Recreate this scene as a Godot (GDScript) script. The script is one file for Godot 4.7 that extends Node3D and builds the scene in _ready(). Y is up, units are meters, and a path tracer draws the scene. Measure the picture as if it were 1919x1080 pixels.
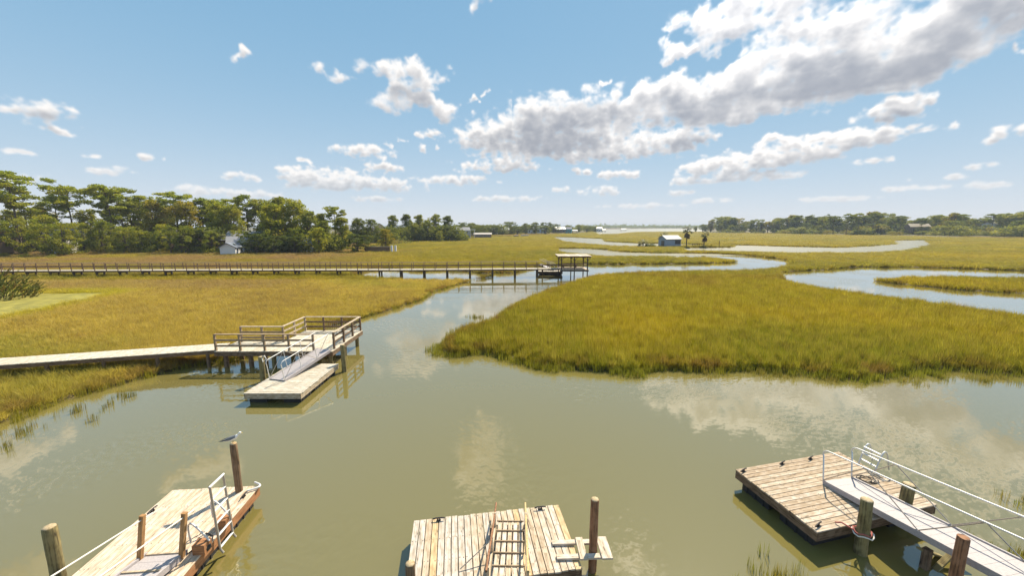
extends Node3D
# A tidal creek winding through a marsh, floating docks in front, woods and houses behind.
# Metres, y up, the water surface at y = 0, the camera looks along -z.

const FOCAL := 720.0            # focal length in pixels of the 1919 x 1080 photograph
const PITCH := 0.15838          # radians downwards
const EYE := 7.8                # metres above the water

var rng := RandomNumberGenerator.new()
var taken := {}
var meshes := {}
var M := {}

# ---------------------------------------------------------------- directions
func ray(px: float, py: float) -> Vector3:
	var a := (px - 959.5) / FOCAL
	var b := (py - 540.0) / FOCAL
	return Vector3(a, -(b * cos(PITCH) + sin(PITCH)), -(cos(PITCH) - b * sin(PITCH)))

func spot(px: float, py: float, y := 0.0) -> Vector3:      # where that line of sight meets the level y
	var r := ray(px, py)
	return Vector3(0, EYE, 0) + r * ((y - EYE) / r.y)

func at_depth(px: float, py: float, depth: float) -> Vector3:
	var r := ray(px, py)
	return Vector3(0, EYE, 0) + r * (depth / -r.z)

# ---------------------------------------------------------------- objects
func numbered(called: String) -> String:
	if not taken.has(called):
		taken[called] = 0
		return called
	taken[called] += 1
	return "%s_%03d" % [called, taken[called]]

func tag(o: Node, label: String, category: String, group := "", kind := "") -> Node:
	o.set_meta("label", label)
	o.set_meta("category", category)
	if group != "": o.set_meta("group", group)
	if kind != "": o.set_meta("kind", kind)
	return o

func thing(called: String, label: String, category: String, at := Vector3.ZERO, turn := 0.0, group := "") -> Node3D:
	var o := Node3D.new()
	o.name = numbered(called)
	add_child(o)
	o.position = at
	o.rotation.y = turn
	tag(o, label, category, group)
	return o

func put(parent: Node, called: String, mesh: Mesh, mat: Material, where := Transform3D.IDENTITY) -> MeshInstance3D:
	var o := MeshInstance3D.new()
	o.name = numbered(called) if parent == self else called
	o.mesh = mesh
	if mat: o.material_override = mat
	parent.add_child(o, true)
	o.transform = where
	return o

func T(v: Vector3, turn := 0.0) -> Transform3D:
	return Transform3D(Basis(Vector3.UP, turn), v)

# ---------------------------------------------------------------- shapes
func begin() -> SurfaceTool:
	var st := SurfaceTool.new()
	st.begin(Mesh.PRIMITIVE_TRIANGLES)
	st.set_smooth_group(-1)
	return st

func tri(st: SurfaceTool, a: Vector3, b: Vector3, c: Vector3) -> void:
	st.add_vertex(a); st.add_vertex(b); st.add_vertex(c)

func quad(st: SurfaceTool, a: Vector3, b: Vector3, c: Vector3, d: Vector3) -> void:
	tri(st, a, b, c); tri(st, a, c, d)

func quad_uv(st: SurfaceTool, p: Array, uv: Array) -> void:
	for k in [0, 1, 2, 0, 2, 3]:
		st.set_uv(uv[k]); st.add_vertex(p[k])

func box_into(st: SurfaceTool, x: Transform3D, s: Vector3) -> void:
	var h := s * 0.5
	var c := []
	for k in 8: c.append(x * Vector3(h.x if k & 1 else -h.x, h.y if k & 2 else -h.y, h.z if k & 4 else -h.z))
	var u := Vector2.ZERO
	for f in [[0, 2, 3, 1, s.x, s.y], [5, 7, 6, 4, s.x, s.y], [4, 6, 2, 0, s.z, s.y], [1, 3, 7, 5, s.z, s.y], [2, 6, 7, 3, s.x, s.z], [4, 0, 1, 5, s.x, s.z]]:
		quad_uv(st, [c[f[0]], c[f[1]], c[f[2]], c[f[3]]], [u, Vector2(0, f[5]), Vector2(f[4], f[5]), Vector2(f[4], 0)])

func finish(st: SurfaceTool) -> ArrayMesh:
	st.generate_normals()
	return st.commit()

func box(x: float, y: float, z: float) -> Mesh:
	var key := "box%.3f_%.3f_%.3f" % [x, y, z]
	if not meshes.has(key):
		var st := begin()
		box_into(st, Transform3D.IDENTITY, Vector3(x, y, z))
		meshes[key] = finish(st)
	return meshes[key]

# a board along x with chamfered long edges; variants shift its grain
func beam(l: float, w: float, t: float, variant := 0, ch := 0.006) -> Mesh:
	var key := "beam%.2f_%.3f_%.3f_%d" % [l, w, t, variant]
	if meshes.has(key): return meshes[key]
	var st := begin()
	var a := w / 2; var b := t / 2
	var ring := [Vector2(-a + ch, b), Vector2(a - ch, b), Vector2(a, b - ch), Vector2(a, -b + ch), Vector2(a - ch, -b), Vector2(-a + ch, -b), Vector2(-a, -b + ch), Vector2(-a, b - ch)]
	var per := 0.0
	var o := Vector2(variant * 0.371, variant * 0.173)
	for k in 8:
		var p: Vector2 = ring[k]
		var q: Vector2 = ring[(k + 1) % 8]
		var d := p.distance_to(q)
		var x0 := -l / 2; var x1 := l / 2
		quad_uv(st, [Vector3(x0, p.y, p.x), Vector3(x1, p.y, p.x), Vector3(x1, q.y, q.x), Vector3(x0, q.y, q.x)],
			[o + Vector2(0, per / 0.5), o + Vector2(l / 2.0, per / 0.5), o + Vector2(l / 2.0, (per + d) / 0.5), o + Vector2(0, (per + d) / 0.5)])
		per += d
	for s in [-1, 1]:
		for k in range(1, 7):
			var i := [0, k, k + 1] if s < 0 else [0, k + 1, k]
			for j in i:
				st.set_uv(o + ring[j] * 0.3)
				st.add_vertex(Vector3(s * l / 2, ring[j].y, ring[j].x))
	meshes[key] = finish(st)
	return meshes[key]

func frame_along(a: Vector3, b: Vector3, up := Vector3.UP) -> Transform3D:
	var x := (b - a).normalized()
	var z := x.cross(up)
	if z.length() < 0.01: z = x.cross(Vector3.BACK)
	z = z.normalized()
	return Transform3D(Basis(x, z.cross(x).normalized(), z), (a + b) / 2)

func bar(parent: Node, called: String, a: Vector3, b: Vector3, w: float, t: float, mat: Material, up := Vector3.UP) -> MeshInstance3D:
	return put(parent, called, beam(snappedf(a.distance_to(b), 0.01), w, t, rng.randi() % 4), mat, frame_along(a, b, up))

# a tube swept along points
func tube_into(st: SurfaceTool, pts: Array, r0: float, r1 := -1.0, sides := 8) -> void:
	if r1 < 0: r1 = r0
	var n := pts.size()
	var rings := []
	var side := Vector3.ZERO
	for i in n:
		var d: Vector3 = (pts[min(i + 1, n - 1)] - pts[max(i - 1, 0)]).normalized()
		if side == Vector3.ZERO: side = d.cross(Vector3.UP if abs(d.y) < 0.9 else Vector3.RIGHT)
		side = (side - d * side.dot(d)).normalized()
		var up := d.cross(side)
		var r := lerpf(r0, r1, float(i) / max(n - 1, 1))
		var ring := []
		for k in sides:
			var a := TAU * k / sides
			ring.append(pts[i] + (side * cos(a) + up * sin(a)) * r)
		rings.append(ring)
	var run := 0.0
	st.set_smooth_group(1)
	for i in n - 1:
		var l: float = pts[i].distance_to(pts[i + 1])
		for k in sides:
			var j := (k + 1) % sides
			quad_uv(st, [rings[i][k], rings[i][j], rings[i + 1][j], rings[i + 1][k]],
				[Vector2(run, float(k) / sides), Vector2(run, float(k + 1) / sides), Vector2(run + l, float(k + 1) / sides), Vector2(run + l, float(k) / sides)])
		run += l
	st.set_smooth_group(-1)
	for e in 2:
		var ring: Array = rings[0] if e == 0 else rings[n - 1]
		for k in range(1, sides - 1):
			if e == 0: tri(st, ring[0], ring[k + 1], ring[k])
			else: tri(st, ring[0], ring[k], ring[k + 1])

func tube(pts: Array, r: float, sides := 8, r1 := -1.0) -> ArrayMesh:
	var st := begin()
	tube_into(st, pts, r, r1, sides)
	return finish(st)

# profile of Vector2(radius, height) turned about y; wobble roughens it
func lathe(profile: Array, sides := 14, wobble := 0.0, seed_ := 1) -> ArrayMesh:
	var st := begin()
	var nz := FastNoiseLite.new()
	nz.seed = seed_
	nz.frequency = 1.4
	var rings := []
	for p in profile:
		var ring := []
		for k in sides:
			var a := TAU * k / sides
			var r: float = p.x * (1.0 + wobble * nz.get_noise_3d(cos(a) * 1.5, p.y * 1.1, sin(a) * 1.5))
			ring.append(Vector3(cos(a) * r, p.y, sin(a) * r))
		rings.append(ring)
	st.set_smooth_group(1)
	for i in profile.size() - 1:
		for k in sides:
			var j := (k + 1) % sides
			var u0 := float(k) / sides * 1.0
			var u1 := float(k + 1) / sides * 1.0
			var v0: float = profile[i].y / 2.0
			var v1: float = profile[i + 1].y / 2.0
			quad_uv(st, [rings[i][k], rings[i + 1][k], rings[i + 1][j], rings[i][j]], [Vector2(v0, u0), Vector2(v1, u0), Vector2(v1, u1), Vector2(v0, u1)])
	st.set_smooth_group(-1)
	for e in [0, profile.size() - 1]:
		if profile[e].x > 0.003:
			for k in range(1, sides - 1):
				var ids := [0, k, k + 1] if e == 0 else [0, k + 1, k]
				for j in ids:
					st.set_uv(Vector2(rings[e][j].x, rings[e][j].z))
					st.add_vertex(rings[e][j])
	st.generate_normals()
	return st.commit()

# ---------------------------------------------------------------- sky
const SKY_W := 3072
const SKY_H := 1536
const SUN_AZ := 29.0
const SUN_EL := 48.0

func az_el(r: Vector3) -> Vector2:
	return Vector2(rad_to_deg(atan2(r.x, -r.z)), rad_to_deg(atan2(r.y, Vector2(r.x, r.z).length())))

func cloud_puff(px: float, py: float, rx: float, ry: float, mirror := false) -> Array:
	var f := Vector3(1, -1, 1) if mirror else Vector3.ONE
	var c := az_el(ray(px, py) * f)
	var ex := az_el(ray(px + rx, py) * f) - az_el(ray(px - rx, py) * f)
	var ey := az_el(ray(px, py + ry) * f) - az_el(ray(px, py - ry) * f)
	return [c.x, c.y, ex.length() * 0.5, ey.length() * 0.5]

func sky_picture() -> Image:
	var half := SKY_H / 2
	var thick := PackedFloat32Array()
	thick.resize(SKY_W * half)
	var puffs := []
	for c in [[1380, 15, 105, 42], [1335, 62, 58, 40], [1285, 92, 52, 17], [1500, 70, 88, 52], [1435, 98, 60, 40], [1600, 88, 110, 46], [1700, 82, 110, 46],
			[1800, 52, 120, 62], [1885, 20, 90, 66], [1560, 128, 170, 50], [1690, 118, 120, 40], [1480, 168, 150, 46], [1335, 180, 95, 42], [1250, 172, 60, 34],
			[1212, 188, 36, 26], [1300, 214, 120, 26], [1420, 150, 80, 30], [1690, 160, 55, 16], [1400, 205, 60, 22],
			[1020, 208, 66, 38], [1112, 203, 68, 38], [1162, 214, 48, 30], [960, 246, 88, 32], [1050, 246, 112, 34], [882, 258, 48, 17], [1000, 280, 110, 20],
			[1132, 268, 80, 24], [1232, 270, 80, 22], [1292, 262, 40, 18], [938, 310, 78, 13], [1120, 292, 70, 14],
			[1152, 326, 40, 10], [1086, 322, 20, 8], [1130, 358, 52, 10], [638, 142, 38, 17], [765, 138, 68, 31], [742, 182, 55, 24], [790, 182, 30, 11],
			[835, 208, 40, 18], [880, 178, 13, 8], [907, 163, 9, 5], [690, 285, 55, 14], [716, 312, 40, 9], [800, 250, 20, 9], [796, 276, 16, 9], [745, 270, 10, 6],
			[568, 324, 36, 14], [640, 333, 70, 18], [722, 346, 62, 14], [850, 337, 60, 10], [604, 345, 60, 12], [446, 98, 26, 10],
			[78, 208, 78, 22], [100, 243, 27, 9], [274, 295, 28, 8], [220, 320, 46, 9], [440, 330, 36, 8], [20, 282, 25, 6], [365, 358, 60, 11], [60, 335, 60, 10],
			[462, 362, 60, 9], [1662, 210, 60, 21], [1702, 194, 33, 18], [1740, 241, 28, 8], [1560, 266, 112, 18], [1622, 254, 60, 15], [1480, 268, 60, 12], [1447, 262, 24, 9],
			[1400, 300, 112, 18], [1330, 315, 70, 14], [1482, 296, 90, 13], [1400, 330, 120, 9], [1290, 340, 40, 7], [1892, 245, 40, 15], [1842, 311, 30, 7],
			[1890, 98, 14, 7], [1840, 346, 60, 8], [1690, 352, 60, 6], [1270, 361, 25, 6], [1135, 152, 28, 6], [1050, 354, 20, 6], [950, 372, 60, 6], [1200, 385, 70, 5], [700, 372, 50, 6], [1560, 372, 80, 6], [1780, 330, 40, 6], [1330, 375, 50, 5], [1640, 300, 26, 6], [560, 300, 18, 5], [330, 300, 14, 4], [160, 290, 22, 4]]:
		puffs.append(cloud_puff(c[0], c[1], c[2], c[3]))
	# clouds above the frame, seen in the water
	for c in [[905, 850, 46, 62], [900, 880, 40, 40], [880, 905, 26, 24], [395, 885, 58, 28], [345, 900, 30, 20], [1690, 815, 190, 46], [1860, 880, 100, 60], [1420, 800, 60, 25], [1180, 1055, 60, 30]]:
		puffs.append(cloud_puff(c[0], c[1], c[2], c[3], true))
	# the same kind of fair-weather clouds all round
	var r := RandomNumberGenerator.new()
	r.seed = 77
	for k in 60:
		var az := r.randf_range(62, 298)
		var el := 6.0 + 60.0 * pow(r.randf(), 1.6)
		var big := r.randf_range(2.5, 8.0) * (0.45 + el / 60.0)
		for j in r.randi_range(3, 8):
			puffs.append([wrapf(az + r.randf_range(-1.6, 1.6) * big, -180, 180), el + r.randf_range(-0.35, 0.35) * big, big * r.randf_range(0.4, 1.0), big * r.randf_range(0.2, 0.42)])
	for k in 12:
		var az := r.randf_range(-50, 60)
		var el := r.randf_range(44, 80)
		for j in r.randi_range(3, 6):
			puffs.append([az + r.randf_range(-8, 8), el + r.randf_range(-3, 3), r.randf_range(3, 8), r.randf_range(1.5, 3.5)])
	var kx := SKY_W / 360.0
	var ky := SKY_H / 180.0
	for p in puffs:
		var cx: float = p[0] * kx
		var cy: float = (90.0 - p[1]) * ky
		var wx: float = p[2] * 1.45 * kx / maxf(0.3, 1.0)
		var wy: float = p[3] * 1.45 * ky
		for y in range(maxi(0, int(cy - wy)), mini(half - 1, int(cy + wy)) + 1):
			var dy := (y - cy) / wy
			for x in range(int(cx - wx), int(cx + wx) + 1):
				var dx := (x - cx) / wx
				var d := 1.0 - dx * dx - dy * dy
				if d > 0.0:
					var i := y * SKY_W + posmod(x, SKY_W)
					thick[i] += d * d
	# the thick middles of the large clouds let less sun through
	var core := PackedFloat32Array()
	core.resize(SKY_W * half)
	for c in [[1590, 138, 150, 34], [1520, 160, 90, 18], [1690, 132, 70, 18], [1330, 190, 70, 22], [1235, 182, 34, 14], [1050, 215, 95, 22], [1120, 212, 60, 20],
			[1000, 258, 100, 24], [1060, 268, 70, 18], [1860, 28, 100, 40], [1290, 268, 40, 12], [1660, 222, 50, 10], [1540, 110, 50, 14], [1440, 320, 90, 7], [760, 170, 40, 12], [90, 215, 50, 9], [1270, 225, 60, 12]]:
		var p := cloud_puff(c[0], c[1], c[2], c[3])
		var cx: float = p[0] * kx
		var cy: float = (90.0 - p[1]) * ky
		var wx: float = p[2] * 1.5 * kx
		var wy: float = p[3] * 1.5 * ky
		for y in range(maxi(0, int(cy - wy)), mini(half - 1, int(cy + wy)) + 1):
			for x in range(int(cx - wx), int(cx + wx) + 1):
				var d := 1.0 - pow((x - cx) / wx, 2.0) - pow((y - cy) / wy, 2.0)
				if d > 0.0: core[y * SKY_W + posmod(x, SKY_W)] += d
	var nz := FastNoiseLite.new()
	nz.seed = 5
	nz.noise_type = FastNoiseLite.TYPE_SIMPLEX_SMOOTH
	nz.frequency = 0.22
	nz.fractal_octaves = 6
	nz.fractal_gain = 0.56
	var billow := FastNoiseLite.new()
	billow.seed = 9
	billow.noise_type = FastNoiseLite.TYPE_CELLULAR
	billow.cellular_return_type = FastNoiseLite.RETURN_DISTANCE
	billow.frequency = 0.36
	billow.fractal_octaves = 4
	billow.fractal_gain = 0.5
	var warp := FastNoiseLite.new()
	warp.seed = 41
	warp.noise_type = FastNoiseLite.TYPE_SIMPLEX_SMOOTH
	warp.frequency = 0.22
	warp.fractal_octaves = 4
	var dens := PackedFloat32Array()
	dens.resize(SKY_W * half)
	for y in half:
		var el := 90.0 - (y + 0.5) / ky
		var calm := smoothstep(2.0, 22.0, el)
		for x in SKY_W:
			var i := y * SKY_W + x
			var t := 0.0
			var wx := clampi(y + int(warp.get_noise_2d(x * 0.12, y * 0.12) * 16.0 * calm), 0, half - 1) * SKY_W + posmod(x + int(warp.get_noise_2d(x * 0.12 + 700.0, y * 0.12) * 26.0), SKY_W)
			t = thick[wx]
			if t > 0.02:
				var az := wrapf((x + 0.5) / kx, -180.0, 180.0)
				var far := 1.0 - smoothstep(7.0, 20.0, el)
				var n := nz.get_noise_2d(az, el * 1.35)
				if far > 0.0: n = lerpf(n, nz.get_noise_2d(az * 2.3 + 400.0, el * 3.4), far)
				var b := -billow.get_noise_2d(az + n * 1.6, el * 1.35 + n * 1.6)
				if far > 0.0: b = lerpf(b, -billow.get_noise_2d(az * 2.3 + n, el * 3.4 + n), far)
				dens[i] = (1.0 - exp(-t * 1.7)) * 1.12 + n * 0.86 + b * 0.62 - 0.64
	var data := PackedFloat32Array()
	data.resize(SKY_W * SKY_H * 4)
	var sun := Vector3(sin(deg_to_rad(SUN_AZ)) * cos(deg_to_rad(SUN_EL)), sin(deg_to_rad(SUN_EL)), -cos(deg_to_rad(SUN_AZ)) * cos(deg_to_rad(SUN_EL)))
	var step_y := int(ky * 0.55)
	for y in SKY_H:
		var el := 90.0 - (y + 0.5) / ky
		var h := clampf(el / 90.0, 0.0, 1.0)
		var base := Vector3(0.150, 0.345, 0.575)
		base = base.lerp(Vector3(0.330, 0.590, 0.800), exp(-h * 4.0))
		base = base.lerp(Vector3(0.770, 0.770, 0.785), exp(-h * 11.0) * 0.97)
		for x in SKY_W:
			var o := (y * SKY_W + x) * 4
			var c := base
			if y < half:
				var i := y * SKY_W + x
				var az := deg_to_rad((x + 0.5) / kx)
				var e := deg_to_rad(el)
				var near_sun := sin(az) * cos(e) * sun.x + sin(e) * sun.y - cos(az) * cos(e) * sun.z
				var glow := pow(maxf(near_sun, 0.0), 6.0) * 0.10 + pow(maxf(near_sun, 0.0), 60.0) * 0.5
				c += Vector3(1.0, 0.97, 0.9) * glow * 0.6
				var d := dens[i]
				if d > 0.0:
					var a := smoothstep(0.0, 0.62, d)
					a *= clampf(0.30 + el / 11.0, 0.0, 1.0)
					# how much cloud stands between here and the sun
					var over := 0.0
					for k in range(1, 6):
						var yy := y - k * step_y
						if yy >= 0: over += clampf(dens[yy * SKY_W + x], 0.0, 0.8)
					var slope := 0.0
					if y > 12 and y < half - 12:
						slope = (dens[i - 4 * SKY_W] - dens[i + 4 * SKY_W]) * 0.9 + (dens[i - 10 * SKY_W] - dens[i + 10 * SKY_W]) * 0.35
					var deep := clampf(d * 0.55 + over * 0.10 + slope * 0.6 - 0.22, 0.0, 1.7)
					if y > 30 and y < half - 30: slope = (dens[i - 26 * SKY_W] - dens[i + 20 * SKY_W])
					deep += clampf(minf(core[i], 1.2) * 0.8 + (d - 0.45) * 0.9 + slope * 0.5, 0.0, 1.4) * minf(core[i], 1.0) * 0.64
					var light := exp(-deep * 1.15)
					var lit := (Vector3(0.25, 0.285, 0.35).lerp(Vector3(1.0, 0.97, 0.94), light)) * (1.0 + 1.1 * exp(-pow(rad_to_deg(acos(clampf(near_sun, -1.0, 1.0))) / 24.0, 2.0)))
					lit = lit.lerp(Vector3(0.86, 0.82, 0.80), exp(-h * 24.0) * 0.8)
					c = c.lerp(lit, a)
			data[o] = c.x; data[o + 1] = c.y; data[o + 2] = c.z; data[o + 3] = 1.0
	return Image.create_from_data(SKY_W, SKY_H, false, Image.FORMAT_RGBAF, data.to_byte_array())

func setup() -> void:
	var cam := Camera3D.new()
	cam.name = "camera"
	cam.fov = rad_to_deg(2.0 * atan(540.0 / FOCAL))
	cam.near = 0.1
	cam.far = 9000.0
	add_child(cam)
	cam.position = Vector3(0, EYE, 0)
	cam.rotation = Vector3(-PITCH, 0, 0)
	cam.current = true
	var env := Environment.new()
	env.background_mode = Environment.BG_SKY
	var sm := PanoramaSkyMaterial.new()
	sm.panorama = ImageTexture.create_from_image(sky_picture())
	var sky := Sky.new()
	sky.sky_material = sm
	env.sky = sky
	env.background_energy_multiplier = 0.63
	env.tonemap_mode = Environment.TONE_MAPPER_LINEAR
	env.tonemap_exposure = 1.68
	env.sdfgi_enabled = true
	env.ssao_enabled = true
	env.ssil_enabled = true
	env.fog_enabled = true
	env.fog_density = 0.00024
	env.fog_light_color = Color(0.78, 0.83, 0.90)
	var we := WorldEnvironment.new()
	we.name = "environment"
	we.environment = env
	add_child(we)
	var sun := DirectionalLight3D.new()
	sun.name = "sun"
	sun.light_energy = 1.6
	sun.light_color = Color(1.0, 0.945, 0.84)
	sun.light_angular_distance = 0.6
	sun.shadow_enabled = true
	add_child(sun)
	sun.rotation = Vector3(deg_to_rad(-SUN_EL), deg_to_rad(180.0 - SUN_AZ), 0)

# ---------------------------------------------------------------- materials
func plain(c: Color, rough := 0.8, metal := 0.0) -> StandardMaterial3D:      # c in linear light
	var m := StandardMaterial3D.new()
	m.albedo_color = c.linear_to_srgb()
	m.roughness = rough
	m.metallic = metal
	return m

func grain(seed_: int, knots: int, contrast: float, coarse := 0.0) -> ImageTexture:
	var w := 512
	var h := 256
	var nz := FastNoiseLite.new()
	nz.seed = seed_
	nz.frequency = 0.02
	nz.fractal_octaves = 4
	var sp := FastNoiseLite.new()
	sp.seed = seed_ + 3
	sp.frequency = 0.012
	sp.fractal_octaves = 3
	var r := RandomNumberGenerator.new()
	r.seed = seed_
	var kn := []
	for k in knots: kn.append(Vector3(r.randf() * w, r.randf() * h, r.randf_range(2.0, 6.0)))
	var data := PackedByteArray()
	data.resize(w * h * 3)
	for y in h:
		for x in w:
			var bend := 0.0
			var dark := 0.0
			for k in kn:
				var dx: float = (x - k.x) / (k.z * 3.2)
				var dy: float = (y - k.y) / k.z
				var d := dx * dx + dy * dy
				if d < 9.0:
					bend += exp(-d * 0.5) * 6.0 * signf(dy)
					dark += exp(-d * 3.0) * 0.6
			var g := nz.get_noise_2d(x * 0.12, (y + bend) * 2.4)
			var f := nz.get_noise_2d(x * 0.3 + 900.0, (y + bend) * 9.0)
			var p := sp.get_noise_2d(x, y * 1.0)
			var t := 0.90 + contrast * (g * 0.42 + f * 0.26) + coarse * p - dark
			t = clampf(t, 0.12, 1.0)
			var o := (y * w + x) * 3
			data[o] = int(255 * t)
			data[o + 1] = int(255 * clampf(t * (0.985 + 0.04 * p) - dark * 0.06, 0, 1))
			data[o + 2] = int(255 * clampf(t * (0.96 + 0.10 * p) - dark * 0.1, 0, 1))
	var im := Image.create_from_data(w, h, false, Image.FORMAT_RGB8, data)
	return ImageTexture.create_from_image(im)

func wood(tex: Texture2D, c: Color, rough := 0.85) -> StandardMaterial3D:
	var m := plain(c, rough)
	m.albedo_texture = tex
	return m

func blotches(seed_: int, freq: float, low: Color, high: Color) -> NoiseTexture2D:
	var n := FastNoiseLite.new()
	n.seed = seed_
	n.frequency = freq
	n.fractal_octaves = 5
	var g := Gradient.new()
	g.set_color(0, low)
	g.set_color(1, high)
	var t := NoiseTexture2D.new()
	t.width = 512; t.height = 512
	t.seamless = true
	t.noise = n
	t.color_ramp = g
	return t

func ripples() -> ImageTexture:
	var n := 1024
	var a := FastNoiseLite.new()
	a.seed = 21
	a.noise_type = FastNoiseLite.TYPE_SIMPLEX_SMOOTH
	a.frequency = 0.075
	a.fractal_octaves = 3
	var b := FastNoiseLite.new()
	b.seed = 8
	b.frequency = 0.0035
	b.fractal_octaves = 2
	var ha := a.get_seamless_image(n, n).get_data()
	var hb := b.get_seamless_image(n, n).get_data()
	var data := PackedByteArray()
	data.resize(n * n * 3)
	for y in n:
		for x in n:
			var i := y * n + x
			var windy := smoothstep(115.0, 200.0, float(hb[i]))
			var k := (0.00008 + 0.0006 * windy) * 24.0
			var dx := (float(ha[y * n + (x + 1) % n]) - float(ha[y * n + posmod(x - 1, n)])) * k
			var dy := (float(ha[((y + 1) % n) * n + x]) - float(ha[posmod(y - 1, n) * n + x])) * k * 1.7
			var v := Vector3(-dx, -dy, 1.0).normalized()
			data[i * 3] = int(round(v.x * 127.5 + 127.5))
			data[i * 3 + 1] = int(round(v.y * 127.5 + 127.5))
			data[i * 3 + 2] = int(round(v.z * 127.5 + 127.5))
	return ImageTexture.create_from_image(Image.create_from_data(n, n, false, Image.FORMAT_RGB8, data))

func leafy(c: Color, through := 0.5) -> StandardMaterial3D:
	var m := plain(c, 0.65)
	m.vertex_color_use_as_albedo = true
	m.cull_mode = BaseMaterial3D.CULL_DISABLED
	m.backlight_enabled = true
	m.backlight = Color(through, through, through * 0.85)
	m.metallic_specular = 0.25
	return m

func materials() -> void:
	var g1 := grain(3, 9, 0.38, 0.10)
	var g2 := grain(11, 14, 0.46, 0.14)
	var g3 := grain(19, 3, 0.9, 0.3)
	M.sun_wood = [wood(g1, Color(0.678, 0.547, 0.416)), wood(g1, Color(0.721, 0.601, 0.482)), wood(g1, Color(0.634, 0.503, 0.361)), wood(g1, Color(0.700, 0.590, 0.492))]
	M.pale_wood = [wood(g2, Color(0.581, 0.497, 0.403)), wood(g2, Color(0.619, 0.545, 0.469)), wood(g2, Color(0.534, 0.441, 0.338)), wood(g2, Color(0.563, 0.507, 0.451)), wood(g2, Color(0.619, 0.469, 0.282))]
	M.tan_wood = [wood(g2, Color(0.468, 0.374, 0.281)), wood(g2, Color(0.520, 0.437, 0.343)), wood(g2, Color(0.437, 0.343, 0.250)), wood(g2, Color(0.551, 0.468, 0.385))]
	M.white_wood = [wood(g1, Color(0.607, 0.561, 0.478)), wood(g1, Color(0.644, 0.607, 0.534)), wood(g1, Color(0.570, 0.524, 0.442))]
	M.rail_wood = wood(g2, Color(0.36, 0.27, 0.18))
	M.cap_wood = wood(g2, Color(0.52, 0.43, 0.32))
	M.brown_wood = wood(g3, Color(0.20, 0.13, 0.08))
	M.dark_wood = wood(g3, Color(0.10, 0.07, 0.05))
	M.red_wood = wood(g1, Color(0.42, 0.20, 0.09))
	M.post_wood = wood(g1, Color(0.46, 0.26, 0.11))
	M.pile_green = wood(g3, Color(0.24, 0.20, 0.09))
	M.pile_brown = wood(g3, Color(0.22, 0.14, 0.08))
	M.pile_cut = wood(g1, Color(0.52, 0.42, 0.27))
	M.black = plain(Color(0.012, 0.012, 0.013), 0.55)
	M.float_black = plain(Color(0.02, 0.018, 0.02), 0.6)
	M.aluminium = plain(Color(0.66, 0.66, 0.66), 0.6, 0.5)
	M.old_metal = plain(Color(0.42, 0.37, 0.31), 0.5, 0.6)
	M.tread = wood(blotches(4, 0.05, Color(0.80, 0.79, 0.80), Color(1, 1, 1)), Color(0.46, 0.43, 0.435), 0.65)
	M.dark_iron = plain(Color(0.03, 0.025, 0.025), 0.6, 0.3)
	M.rope_white = plain(Color(0.66, 0.63, 0.57), 0.9)
	M.rope_red = plain(Color(0.40, 0.12, 0.10), 0.9)
	M.yellow_pole = wood(g1, Color(0.60, 0.46, 0.24))
	M.rust_pole = wood(g3, Color(0.30, 0.15, 0.08))
	M.nail = plain(Color(0.09, 0.07, 0.06), 0.7)
	M.bark = wood(g3, Color(0.13, 0.10, 0.075))
	M.palm_bark = wood(g3, Color(0.16, 0.13, 0.10))
	M.leaf_oak = leafy(Color(1.0, 1.0, 1.0))
	M.leaf_pine = leafy(Color(1.0, 1.0, 1.0))
	M.grass = leafy(Color(1, 1, 1), 1.0)
	var water := plain(Color(0.162, 0.138, 0.042), 0.03)
	water.metallic_specular = 0.95
	water.clearcoat_enabled = true
	water.clearcoat = 0.7
	water.clearcoat_roughness = 0.03
	water.normal_enabled = true
	water.normal_texture = ripples()
	water.normal_scale = 1.0 / 24.0
	water.uv1_scale = Vector3(1.0 / 34.0, 1.0 / 34.0, 1)
	M.water = water
	M.ruffled = plain(Color(0.142, 0.123, 0.040), 0.27)
	M.ruffled.metallic_specular = 0.62
	var earth := plain(Color(1, 1, 1), 0.95)
	earth.vertex_color_use_as_albedo = true
	earth.albedo_texture = blotches(6, 0.02, Color(0.62, 0.60, 0.58), Color(1, 1, 1))
	earth.uv1_scale = Vector3(0.22, 0.22, 1)
	M.earth = earth
	var algae := plain(Color(0.33, 0.285, 0.045), 0.9)
	algae.albedo_texture = blotches(14, 0.012, Color(0.70, 0.72, 0.66), Color(1, 1, 1))
	algae.uv1_scale = Vector3(0.1, 0.1, 1)
	M.algae = algae

# ---------------------------------------------------------------- land and water
var creeks := []        # polygons of water, x and z
var islets := []        # marsh standing inside them
var upland := []        # higher, wooded ground
var pond := PackedVector2Array()
var patch := FastNoiseLite.new()
var fine := FastNoiseLite.new()

const TALL := 0.75      # the grass that hides a far water edge

# px, py, and 1 where the edge is seen over the tops of the grass in front of it
func shore(list: Array) -> PackedVector2Array:
	var out := PackedVector2Array()
	for p in list:
		var v := spot(p[0], p[1], TALL if p.size() > 2 else 0.0)
		out.append(Vector2(v.x, v.z))
	return out

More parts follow.
